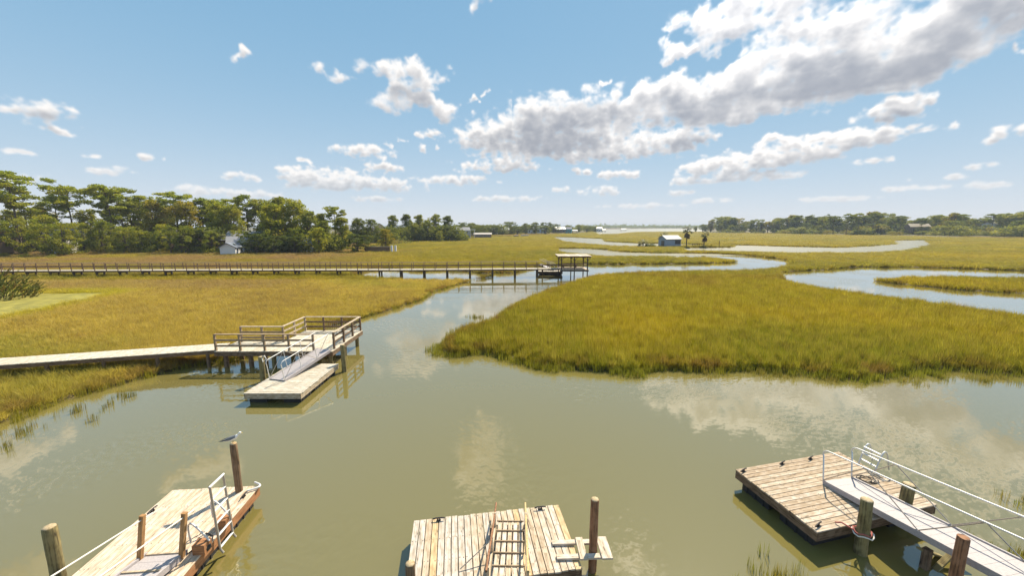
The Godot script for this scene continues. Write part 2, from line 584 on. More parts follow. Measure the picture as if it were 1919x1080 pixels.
func land_shapes() -> void:
	patch.seed = 3
	patch.frequency = 0.05
	patch.fractal_octaves = 4
	fine.seed = 12
	fine.frequency = 0.4
	fine.fractal_octaves = 3
	# the basin in front and the creek running back from it
	var basin := shore([[0, 795], [60, 768], [150, 742], [240, 716], [330, 693], [400, 678], [470, 668], [560, 640], [620, 612], [680, 596], [735, 580], [790, 562], [800, 551], [860, 533], [905, 522],
		[925, 519], [880, 518, 1], [800, 519, 1], [735, 517, 1], [690, 514, 1], [655, 511, 1], [690, 506], [735, 504], [775, 509], [830, 506], [870, 509], [905, 513], [960, 512], [985, 507], [1005, 500], [1060, 497], [1100, 496], [1160, 496], [1250, 495], [1330, 494], [1380, 492],
		[1365, 484, 1], [1340, 481, 1], [1290, 480, 1], [1200, 478, 1], [1140, 478, 1], [1100, 476, 1], [1070, 473, 1], [1045, 469, 1],
		[1042, 466.5], [1090, 466], [1128, 468], [1160, 472], [1220, 474.5], [1330, 475.5], [1400, 479], [1450, 484], [1480, 489],
		[1478, 496, 1], [1430, 502, 1], [1380, 504, 1], [1320, 504, 1], [1200, 506, 1], [1150, 509, 1], [1105, 513, 1],
		[1075, 523, 1], [1040, 533, 1], [1000, 547, 1], [960, 565, 1], [920, 592, 1], [905, 612], [870, 622], [838, 645], [825, 660], [860, 668], [905, 661], [950, 672], [1010, 688], [1100, 693], [1180, 698], [1250, 692], [1330, 697], [1400, 692],
		[1500, 700], [1560, 706], [1610, 711], [1660, 704], [1720, 695], [1780, 692], [1850, 699], [1919, 702], [2100, 708], [2400, 722]])
	basin.append(Vector2(70, 2)); basin.append(Vector2(-60, 2)); basin.append(Vector2(-60, -9))
	creeks.append(basin)
	# the bend on the other side
	creeks.append(shore([[1458, 512], [1500, 508], [1545, 506.5], [1590, 501.5], [1700, 501], [1800, 503.5], [1919, 508], [2100, 513], [2100, 520, 1], [1919, 518, 1], [1780, 515, 1], [1700, 516, 1], [1665, 517.5, 1], [1632, 527], [1660, 530], [1700, 534], [1800, 544], [1919, 551], [2100, 566],
		[2100, 612, 1], [1919, 583, 1], [1800, 567, 1], [1700, 555, 1], [1600, 543, 1], [1510, 530, 1], [1470, 521, 1]]))
	# the creek behind the boathouse
	creeks.append(shore([[1030, 444], [1070, 445], [1130, 448], [1138, 453.5], [1200, 456.5], [1290, 458], [1370, 459.5], [1480, 462.5], [1570, 464.5], [1630, 461.5], [1672, 458], [1666, 453], [1650, 452.5], [1700, 450.5], [1742, 450],
		[1738, 453], [1752, 458], [1748, 462], [1700, 468, 1], [1620, 472, 1], [1480, 472, 1], [1380, 469.5, 1], [1280, 468, 1], [1276, 465.5], [1340, 464.5], [1374, 463.5], [1374, 461], [1320, 460.5], [1240, 460.5, 1], [1150, 459.5, 1], [1080, 454.5, 1], [1050, 450.5, 1]]))
	# the river far away
	creeks.append(shore([[1105, 431.5], [1160, 429.8], [1230, 428.6], [1330, 428.4], [1332, 433.2, 1], [1250, 433.6, 1], [1190, 434.6, 1], [1160, 438, 1], [1118, 438.6, 1]]))
	# wooded ground
	upland.append(shore([[-900, 484], [-300, 484], [0, 482], [110, 479], [160, 474], [300, 472], [420, 472], [520, 471], [600, 470], [700, 464], [760, 456], [850, 446], [950, 444], [1020, 440], [1090, 437.5], [1110, 433], [1110, 427.5], [-100, 427.3], [-2500, 427.5]]))
	upland.append(shore([[1318, 434.8], [1390, 436], [1480, 439], [1560, 440.5], [1650, 442], [1740, 444.5], [1820, 446.5], [1919, 448.5], [2100, 452], [2700, 460], [2700, 427.4], [1318, 427.4]]))
	upland.append(shore([[1060, 427.2], [1330, 427.2], [1330, 425.9], [1060, 425.9]]))
	pond = shore([[-160, 590], [0, 546], [55, 553], [120, 554], [205, 552], [190, 562], [140, 572], [90, 582], [40, 594], [0, 603], [-120, 640]])

func wet(p: Vector2) -> bool:
	for c in creeks:
		if Geometry2D.is_point_in_polygon(p, c): return true
	return false

func high(p: Vector2) -> bool:
	for c in upland:
		if Geometry2D.is_point_in_polygon(p, c): return true
	return false

func ground_height(p: Vector2, is_wet: bool, is_high: bool) -> float:
	if is_high: return 0.75 + 0.15 * patch.get_noise_2d(p.x, p.y)
	if is_wet: return -0.5
	return 0.12 + 0.06 * patch.get_noise_2d(p.x * 2.0, p.y * 2.0)

func land() -> void:
	land_shapes()
	var w := begin()
	quad_uv(w, [Vector3(-5000, 0, 400), Vector3(-5000, 0, -104), Vector3(5000, 0, -104), Vector3(5000, 0, 400)], [Vector2(-5000, 400), Vector2(-5000, -104), Vector2(5000, -104), Vector2(5000, 400)])
	w.generate_normals()
	w.generate_tangents()
	var wo := put(self, "water", w.commit(), M.water)
	tag(wo, "murky olive tidal creek water filling the basin and channels", "water", "", "structure")
	var w2 := begin()
	quad_uv(w2, [Vector3(-5000, 0, -104), Vector3(-5000, 0, -7000), Vector3(5000, 0, -7000), Vector3(5000, 0, -104)], [Vector2(0, 0), Vector2(0, 1), Vector2(1, 1), Vector2(1, 0)])
	var wf := put(self, "river", finish(w2), M.ruffled)
	tag(wf, "pale wind ruffled river and distant creek bends", "water", "", "structure")
	# one sheet of ground, finer near the eye
	var rings := 470
	var cols := 420
	var pos := PackedVector3Array()
	var col := PackedColorArray()
	var uvs := PackedVector2Array()
	var idx := PackedInt32Array()
	for i in rings + 1:
		var r := 9.0 * pow(3400.0 / 9.0, float(i) / rings)
		for j in cols + 1:
			var a := deg_to_rad(lerpf(-84, 84, float(j) / cols))
			var p := Vector2(sin(a) * r, -cos(a) * r)
			var we := wet(p)
			var hi := high(p)
			var y := ground_height(p, we, hi)
			pos.append(Vector3(p.x, y, p.y))
			uvs.append(p)
			var n := patch.get_noise_2d(p.x, p.y)
			var c := Color(0.24, 0.185, 0.06)
			if hi: c = Color(0.20, 0.155, 0.075).lerp(Color(0.12, 0.12, 0.03), clampf(0.5 + n, 0, 1))
			elif we: c = Color(0.06, 0.05, 0.03)
			else: c = c.lerp(Color(0.17, 0.12, 0.06), clampf(0.4 + n, 0, 1))
			col.append(c)
	for i in rings:
		for j in cols:
			var k := i * (cols + 1) + j
			if pos[k].y < -0.4 and pos[k + 1].y < -0.4 and pos[k + cols + 1].y < -0.4 and pos[k + cols + 2].y < -0.4: continue
			idx.append_array(PackedInt32Array([k, k + cols + 1, k + 1, k + 1, k + cols + 1, k + cols + 2]))
	var arr := []
	arr.resize(Mesh.ARRAY_MAX)
	arr[Mesh.ARRAY_VERTEX] = pos
	arr[Mesh.ARRAY_COLOR] = col
	arr[Mesh.ARRAY_TEX_UV] = uvs
	arr[Mesh.ARRAY_INDEX] = idx
	var am := ArrayMesh.new()
	am.add_surface_from_arrays(Mesh.PRIMITIVE_TRIANGLES, arr)
	var st := SurfaceTool.new()
	st.create_from(am, 0)
	st.generate_normals()
	var g := put(self, "ground", st.commit(), M.earth)
	tag(g, "dark marsh mud rising to dry sandy ground under the trees", "ground", "", "structure")
	# the pond covered with duckweed
	var ps := begin()
	var ids := Geometry2D.triangulate_polygon(pond)
	for k in range(0, ids.size(), 3):
		for j in [0, 1, 2]:
			var v: Vector2 = pond[ids[k + j]]
			ps.set_uv(v)
			ps.set_normal(Vector3.UP)
			ps.add_vertex(Vector3(v.x, 0.24, v.y))
	var po := put(self, "pond", ps.commit(), M.algae)
	tag(po, "smooth lime green pond surface among the golden marsh grass", "pond", "", "structure")

# ---------------------------------------------------------------- grass
func blade_clump(seed_: int, blades: int, lean: float, width: float, segs := 2) -> ArrayMesh:
	var r := RandomNumberGenerator.new()
	r.seed = seed_
	var st := begin()
	for b in blades:
		var q := sqrt(r.randf()) * 0.5
		var a := r.randf() * TAU
		var root := Vector3(cos(a) * q, -0.08, sin(a) * q)
		var h := r.randf_range(0.55, 1.0)
		var d := r.randf() * TAU
		var out := Vector3(cos(d), 0, sin(d)) * lean * r.randf_range(0.2, 1.0) * h
		var f := r.randf() * TAU
		var side := Vector3(cos(f), 0, sin(f)) * width * r.randf_range(0.7, 1.3)
		var tone := r.randf_range(0.55, 1.4)
		st.set_color(Color(tone * r.randf_range(0.92, 1.1), tone, tone * r.randf_range(0.6, 1.2)))
		var m := root + Vector3(0, h * 0.55, 0) + out * 0.35
		var tip := root + Vector3(0, h, 0) + out
		tri(st, root - side, m - side * 0.8, root + side)
		tri(st, root + side, m - side * 0.8, m + side * 0.8)
		tri(st, m - side * 0.8, tip, m + side * 0.8)
	return finish(st)

func field(called: String, label: String, mesh: Mesh, list: Array) -> void:
	if list.is_empty(): return
	var mm := MultiMesh.new()
	mm.transform_format = MultiMesh.TRANSFORM_3D
	mm.use_colors = true
	mm.mesh = mesh
	mm.instance_count = list.size()
	for i in list.size():
		mm.set_instance_transform(i, list[i][0])
		mm.set_instance_color(i, list[i][1])
	var o := MultiMeshInstance3D.new()
	o.name = numbered(called)
	o.multimesh = mm
	o.material_override = M.grass
	add_child(o)
	tag(o, label, "grass", "", "stuff")

func grass_color(p: Vector2, side: int) -> Color:
	var n := patch.get_noise_2d(p.x * 0.8, p.y * 0.8)
	var m := patch.get_noise_2d(p.x * 0.25 + 500.0, p.y * 0.25)
	var s := fine.get_noise_2d(p.x, p.y)
	var c: Color
	if side == 0:      # dry and golden
		c = Color(0.612, 0.464, 0.121).lerp(Color(0.557, 0.473, 0.074), clampf(0.5 + m * 1.6, 0, 1))
		c = c.lerp(Color(0.427, 0.288, 0.121), clampf(n * 1.6 - 0.10, 0, 0.6))
		c = c.lerp(Color(0.371, 0.371, 0.065), clampf(-n * 1.6 - 0.15, 0, 0.7))
	elif side == 1:    # olive
		c = Color(0.366, 0.312, 0.024).lerp(Color(0.238, 0.246, 0.020), clampf(0.5 + m * 2.2, 0, 1))
		c = c.lerp(Color(0.476, 0.366, 0.020), clampf(n * 1.8 - 0.1, 0, 0.8))
		c = c.lerp(Color(0.289, 0.187, 0.047), clampf(-n * 1.8 - 0.35, 0, 0.7))
	else:              # far meadows
		c = Color(0.365, 0.305, 0.032).lerp(Color(0.287, 0.270, 0.032), clampf(0.5 + m * 2.0, 0, 1))
		c = c.lerp(Color(0.467, 0.364, 0.022), clampf(n * 1.7, 0, 0.7))
	# younger and drier stems mixed at random
	var dry := 0.42 * s + rng.randf_range(-0.34, 0.34)
	if dry > 0.0: return c.lerp(Color(0.78, 0.66, 0.14), dry * 0.75)
	return c.lerp(Color(0.19, 0.135, 0.04), -dry * 0.8)

func grass() -> void:
	var lists := [[], [], [], [], []]
	var margin: PackedVector2Array = Geometry2D.offset_polygon(pond, 1.6)[0]
	var n := 215000
	var y0 := log(13.0)
	var y1 := log(620.0)
	for k in n:
		var a := rng.randf_range(-1.0, 1.0)
		var r := exp(lerpf(y0, y1, rng.randf()))
		var p := Vector2(sin(a) * r, -cos(a) * r)
		if wet(p):
			continue
		if Geometry2D.is_point_in_polygon(p, pond): continue
		var hi := high(p)
		var d := -p.y
		var side := 2
		var middle := lerpf(-9.0, -2.5, clampf((d - 22.0) / 40.0, 0.0, 1.0))
		if d < 54.0 and p.x < middle: side = 0
		elif d < 66.0 and p.x >= middle and not (d > 58.0 and p.x > 30.0): side = 1
		var size := clampf(r * 0.0125, 0.32, 6.0) * rng.randf_range(0.85, 1.25)
		var h := rng.randf_range(0.42, 0.95)
		if side == 0: h *= 0.72
		if side == 2: h *= 0.95
		var c := grass_color(p, side)
		if hi:
			if r > 420.0: continue
			h *= 0.55
			c = Color(0.400, 0.288, 0.144).lerp(c, clampf(0.3 + patch.get_noise_2d(p.x, p.y) * 1.4, 0, 1))
		elif side == 2 and p.x < -20.0 and d < 125.0:
			# brown dry meadow before the wood
			var t := clampf((-p.x - 22.0) / 30.0, 0, 1) * clampf((d - 58.0) / 12.0, 0, 1)
			c = c.lerp(Color(0.400, 0.264, 0.136), t * clampf(0.75 + patch.get_noise_2d(p.x * 0.6, p.y * 1.4) * 1.2, 0, 1))
		if side == 0 and p.x < -30.0 and d > 46.0: c = c.lerp(Color(0.440, 0.304, 0.160), 0.5)
		# brighter young grass round the pond
		if side == 0 and p.x < -20.0 and Geometry2D.is_point_in_polygon(p + Vector2(patch.get_noise_2d(p.x * 4.0, p.y * 4.0) * 3.0, fine.get_noise_2d(p.x * 0.3, p.y * 0.3) * 2.0), margin): c = c.lerp(Color(0.560, 0.504, 0.032), rng.randf_range(0.4, 0.85))
		# old brown stems and gaps along the banks
		if r < 75.0:
			var bank := 0
			for q in 6:
				if wet(p + Vector2(cos(q * TAU / 6.0), sin(q * TAU / 6.0)) * (0.5 + 0.5 * rng.randf())): bank += 1
			if bank > 0:
				if rng.randf() < 0.25: continue
				h *= rng.randf_range(0.6, 1.0)
				c = c.lerp(Color(0.264, 0.152, 0.056), clampf(fine.get_noise_2d(p.x * 0.7, p.y * 0.7) * 1.4 + 0.25, 0.0, 0.8))
		# seed heads and dead stalks stand out here and there
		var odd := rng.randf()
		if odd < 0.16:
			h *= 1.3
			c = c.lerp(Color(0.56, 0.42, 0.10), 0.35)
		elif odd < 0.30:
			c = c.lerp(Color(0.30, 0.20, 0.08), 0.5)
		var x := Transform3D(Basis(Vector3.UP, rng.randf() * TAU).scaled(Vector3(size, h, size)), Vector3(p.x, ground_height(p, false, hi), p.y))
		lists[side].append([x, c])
	var fine_clump := blade_clump(1, 46, 1.2, 0.022)
	var olive_clump := blade_clump(2, 46, 0.7, 0.021)
	var far_clump := blade_clump(3, 46, 1.0, 0.021)
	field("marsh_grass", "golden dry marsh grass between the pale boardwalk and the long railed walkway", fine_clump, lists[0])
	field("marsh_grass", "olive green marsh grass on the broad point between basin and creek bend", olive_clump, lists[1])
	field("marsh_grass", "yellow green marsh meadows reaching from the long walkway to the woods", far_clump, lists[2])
	# loose stems standing in the shallows along the banks
	var reeds := []
	for k in 90000:
		var a := rng.randf_range(-1.0, 1.0)
		var r := exp(lerpf(log(11.0), log(75.0), rng.randf()))
		var p := Vector2(sin(a) * r, -cos(a) * r)
		if not wet(p): continue
		var near := false
		var reach := 0.35 + 0.9 * maxf(0.0, fine.get_noise_2d(p.x * 0.4, p.y * 0.4) + 0.15)
		for q in 6:
			var b := q * TAU / 6.0
			if not wet(p + Vector2(cos(b), sin(b)) * reach):
				near = true
				break
		if not near: continue
		if rng.randf() < 0.35: continue
		var side := 0 if p.x < -2.0 else 1
		var c := grass_color(p, 1).lerp(Color(0.170, 0.196, 0.034), 0.4)
		var s := rng.randf_range(0.16, 0.34)
		reeds.append([Transform3D(Basis(Vector3.UP, rng.randf() * TAU).scaled(Vector3(s, rng.randf_range(0.3, 0.62), s)), Vector3(p.x, 0.0, p.y)), c])
	for tuft in [[240, 742, 7], [205, 763, 4], [140, 773, 5], [60, 808, 7], [12, 840, 3], [178, 785, 2], [1480, 1090, 7], [1430, 1092, 5], [1900, 940, 3], [1905, 1050, 6], [690, 592, 8], [800, 557, 9], [780, 565, 5], [835, 650, 26], [850, 632, 20], [870, 640, 16], [890, 596, 14],
			[1190, 704, 6], [1330, 702, 8], [1420, 700, 14], [1460, 704, 12], [1560, 716, 10], [1700, 716, 8], [1760, 708, 6], [1830, 712, 9], [1880, 712, 7]]:
		var c0 := spot(tuft[0], tuft[1])
		for k in tuft[2] * 2:
			var q := c0 + Vector3(rng.randfn(0, 0.3), 0, rng.randfn(0, 0.25))
			var s := rng.randf_range(0.12, 0.26)
			reeds.append([Transform3D(Basis(Vector3.UP, rng.randf() * TAU).scaled(Vector3(s, rng.randf_range(0.2, 0.48), s)), Vector3(q.x, 0.0, q.z)), Color(0.187, 0.204, 0.043).lerp(Color(0.281, 0.221, 0.060), rng.randf())])
	field("reeds", "loose green reed stems standing in shallow water along the banks", blade_clump(5, 12, 0.35, 0.028), reeds)

# ---------------------------------------------------------------- trees
# small leaf faces scattered in one clump of foliage
func clump(st: SurfaceTool, r: RandomNumberGenerator, c: Vector3, size: Vector3, n: int, leaf: float, tone: Color) -> void:
	for k in n:
		var d := Vector3(r.randfn(), r.randfn(), r.randfn()).normalized() * pow(r.randf(), 0.4)
		var p := c + d * size
		var u := Vector3(r.randfn(), r.randfn() * 0.7, r.randfn()).normalized()
		var v := u.cross(Vector3(r.randfn(), r.randfn(), r.randfn())).normalized()
		var s := leaf * r.randf_range(0.6, 1.3)
		# every leaf is somewhere between young yellow green and old deep green, whatever its place
		st.set_color(tone.lerp(Color(0.50, 0.48, 0.09), r.randf() * 0.35).lerp(Color(0.13, 0.17, 0.04), r.randf() * 0.4))
		quad(st, p - u * s, p + v * s * 0.55, p + u * s, p - v * s * 0.55)

func pine(seed_: int, spread := 1.0, low := 0.42) -> Array:
	var r := RandomNumberGenerator.new()
	r.seed = seed_
	var h := 18.0
	var trunk := begin()
	var crown := begin()
	var pts := []
	var bend := Vector3(r.randf_range(-1, 1), 0, r.randf_range(-1, 1)) * 0.9
	for k in 9:
		var t := k / 8.0
		pts.append(Vector3(0, t * h * 0.97, 0) + bend * sin(t * 2.6) + Vector3(r.randf_range(-0.1, 0.1), 0, r.randf_range(-0.1, 0.1)))
	tube_into(trunk, pts, 0.30, 0.07, 7)
	for k in 26:
		var t := lerpf(low, 0.97, pow((k + r.randf()) / 26.0, 0.85))
		var i: int = clampi(int(t * 8), 0, 7)
		var root: Vector3 = pts[i].lerp(pts[i + 1], t * 8 - i)
		var a := r.randf() * TAU
		var reach := spread * lerpf(1.6, 4.4, sin(clampf((t - low) / (1.0 - low), 0, 1) * PI * 0.82)) * r.randf_range(0.5, 1.15)
		var tip: Vector3 = root + Vector3(cos(a) * reach, reach * r.randf_range(0.05, 0.45), sin(a) * reach)
		tube_into(trunk, [root, root.lerp(tip, 0.5) + Vector3(0, -0.15, 0), tip], 0.085, 0.03, 4)
		var tone := Color(0.285, 0.342, 0.066).lerp(Color(0.457, 0.437, 0.077), r.randf())
		for j in r.randi_range(2, 4):
			var c: Vector3 = root.lerp(tip, r.randf_range(0.55, 1.05)) + Vector3(r.randf_range(-0.7, 0.7), r.randf_range(0.0, 0.5), r.randf_range(-0.7, 0.7))
			clump(crown, r, c, Vector3(1.15, 0.48, 1.15) * r.randf_range(0.7, 1.2) * sqrt(spread), 62, 0.27, tone)
	for j in 5:
		clump(crown, r, pts[8] + Vector3(r.randf_range(-1.1, 1.1), r.randf_range(-0.7, 0.5), r.randf_range(-1.1, 1.1)), Vector3(1.1, 0.5, 1.1), 60, 0.26, Color(0.362, 0.399, 0.077))
	return [finish(trunk), finish(crown)]

func hardwood(seed_: int, h: float, wide: float, low: float, clumps: int, dark := 0.0) -> Array:
	var r := RandomNumberGenerator.new()
	r.seed = seed_
	var trunk := begin()
	var crown := begin()
	var top := Vector3(r.randf_range(-0.4, 0.4), h * 0.72, r.randf_range(-0.4, 0.4))
	tube_into(trunk, [Vector3(0, -0.3, 0), Vector3(r.randf_range(-0.2, 0.2), h * 0.25, r.randf_range(-0.2, 0.2)), Vector3(r.randf_range(-0.3, 0.3), h * 0.48, 0), top], h * 0.028, h * 0.007, 7)
	for k in clumps:
		var t := pow(r.randf(), 0.8)
		var y := lerpf(low, 0.94, t)
		var belly := sin(clampf((y - low * 0.6) / (1.02 - low * 0.6), 0, 1) * PI * 0.93)
		var a := r.randf() * TAU
		var q := wide * belly * sqrt(r.randf_range(0.12, 1.0)) * (0.78 + 0.3 * sin(a * 3.0 + seed_))
		var c := Vector3(cos(a) * q, y * h, sin(a) * q)
		if k % 3 == 0:
			var root := Vector3(0, h * lerpf(low, 0.55, r.randf()) * 0.8, 0)
			tube_into(trunk, [root, root.lerp(c, 0.5) + Vector3(0, 0.3, 0), c], h * 0.008, h * 0.002, 4)
		var tone := Color(0.256, 0.295, 0.052).lerp(Color(0.514, 0.447, 0.081), pow(r.randf(), 1.3))
		tone = tone.lerp(Color(0.104, 0.143, 0.038), dark)
		clump(crown, r, c, Vector3(1.0, 0.72, 1.0) * h * r.randf_range(0.055, 0.095), 66, h * 0.0185, tone)
	return [finish(trunk), finish(crown)]

func bush(seed_: int, h: float, wide: float, tone_a: Color, tone_b: Color, clumps := 22) -> ArrayMesh:
	var r := RandomNumberGenerator.new()
	r.seed = seed_
	var st := begin()
	for k in clumps:
		var a := r.randf() * TAU
		var y := r.randf_range(0.08, 0.88)
		var q := wide * sqrt(r.randf()) * cos(y * 1.1)
		clump(st, r, Vector3(cos(a) * q, y * h, sin(a) * q), Vector3(0.30, 0.26, 0.30) * h * r.randf_range(0.7, 1.2), 58, h * 0.055, tone_a.lerp(tone_b, r.randf()))
	return finish(st)

func frond(st: SurfaceTool, r: RandomNumberGenerator, root: Vector3, a: float, lift: float, l: float, tone: Color) -> void:
	# a fan leaf: a drooping stalk with a folded, split blade
	var d := Vector3(cos(a), 0, sin(a))
	var mid := root + d * l * 0.5 * cos(lift) + Vector3(0, l * 0.5 * sin(lift), 0)
	var across := d.cross(Vector3.UP).normalized()
	st.set_color(tone)
	tri(st, root - across * 0.03, mid, root + across * 0.03)
	for k in 9:
		var f := (k - 4) / 4.0
		var dir := (d * cos(f * 1.25) + across * sin(f * 1.25)).normalized()
		var tip: Vector3 = mid + dir * l * 0.58 * (1.0 - 0.25 * abs(f)) + Vector3(0, l * (0.35 * sin(lift) - 0.22 - 0.1 * abs(f)), 0)
		var w := dir.cross(Vector3.UP).normalized() * l * 0.055
		var q := mid.lerp(tip, 0.55) + Vector3(0, l * 0.07, 0)
		tri(st, mid, q - w, q + w)
		tri(st, q - w, tip, q + w)

func palm_crown(seed_: int, n: int, l: float, dead: int) -> Array:
	var r := RandomNumberGenerator.new()
	r.seed = seed_
	var st := begin()
	for k in n:
		var tone := Color(0.107, 0.123, 0.041).lerp(Color(0.180, 0.164, 0.049), r.randf())
		frond(st, r, Vector3.ZERO, k * 2.4 + r.randf() * 0.4, r.randf_range(-0.6, 1.3), l * r.randf_range(0.8, 1.1), tone)
	var dd := begin()
	for k in dead:
		frond(dd, r, Vector3(0, -0.25 - 1.3 * r.randf(), 0), k * 2.4 + r.randf() * 0.4, r.randf_range(-1.45, -1.0), l * r.randf_range(0.55, 0.85), Color(0.131, 0.078, 0.041).lerp(Color(0.197, 0.131, 0.074), r.randf()))
	return [finish(st), finish(dd) if dead > 0 else null]

var tree_kinds := {}
var tints := []

func tree_stock() -> void:
	for c in [Color(1.12, 1.12, 0.95), Color(1.25, 1.25, 0.8), Color(0.90, 0.96, 0.92), Color(1.25, 1.05, 0.72), Color(0.66, 0.74, 0.78)]:
		tints.append(leafy(Color(minf(c.r * 0.8, 1), minf(c.g * 0.8, 1), minf(c.b * 0.74, 1)), 1.0))
	tree_kinds.pine = []
	for k in 5: tree_kinds.pine.append(pine(100 + k, [1.0, 1.2, 0.85, 1.1, 1.35][k], [0.48, 0.6, 0.4, 0.52, 0.66][k]))
	tree_kinds.gum = []
	for k in 4: tree_kinds.gum.append(hardwood(200 + k, 16.0, [4.2, 4.8, 3.6, 5.2][k], [0.12, 0.18, 0.10, 0.2][k], 92))
	tree_kinds.oak = []
	for k in 4: tree_kinds.oak.append(hardwood(300 + k, 10.0, [4.8, 4.2, 5.4, 4.6][k], [0.04, 0.08, 0.03, 0.06][k], 84, [0.5, 0.15, 0.75, 0.3][k]))
	tree_kinds.shrub = []
	for k in 4: tree_kinds.shrub.append(bush(400 + k, 3.0, [1.9, 2.3, 1.6, 2.6][k], Color(0.20, 0.22, 0.04), Color(0.40, 0.36, 0.065)))

var tall := {"pine": 18.6, "gum": 16.0, "oak": 10.0, "shrub": 3.0}

func plant_tree(kind: String, called: String, label: String, where: Vector3, h: float, group: String, tint: int, variant := -1, widen := 1.0) -> Node3D:
	var stock: Array = tree_kinds[kind]
	var v: int = variant if variant >= 0 else rng.randi() % stock.size()
	var s: float = h / tall[kind]
	if kind == "shrub":
		var b := put(self, called, stock[v], tints[tint], Transform3D(Basis(Vector3.UP, rng.randf() * TAU).scaled(Vector3(s * widen, s, s * widen)), where))
		tag(b, label, "shrub", group)
		return b
	var o := thing(called, label, "tree", where, rng.randf() * TAU, group)
	o.scale = Vector3(s * widen, s, s * widen)
	put(o, "trunk", stock[v][0], M.bark)
	put(o, "crown", stock[v][1], tints[tint])
	return o

const HUE := ["mid green", "yellow green", "deep green", "rusty olive", "dark green"]

# a landmark that one can find next to the tree
func beside(px: float) -> String:
	if px < 60: return "by the red roofed house"
	if px < 160: return "by the brown gabled house"
	if px < 305: return "before the tall white house"
	if px < 425: return "above the fan palms"
	if px < 565: return "round the long grey roofed house"
	if px < 650: return "by the small white cottage"
	if px < 1000: return "left of the teal house" if px > 930 else "near the long low shed"
	if px < 1200: return "near the teal house"
	if px < 1450: return "near the thin white jetty"
	if px < 1640: return "behind the distant creek bend"
	if px < 1790: return "round the tan roofed house"
	return "round the white walled house"

func tree_px(kind: String, called: String, label: String, px: float, top: float, depth: float, group: String, tint: int, variant := -1, widen := 1.0) -> Node3D:
	var p := at_depth(px, top, depth)
	label = label.replace("HUE", HUE[tint]).replace("WHERE", beside(px))
	var g := Vector2(p.x, p.z)
	var y := ground_height(g, wet(g), high(g)) - 0.1
	return plant_tree(kind, called, label, Vector3(p.x, y, p.z), p.y - y, group, tint, variant, widen)

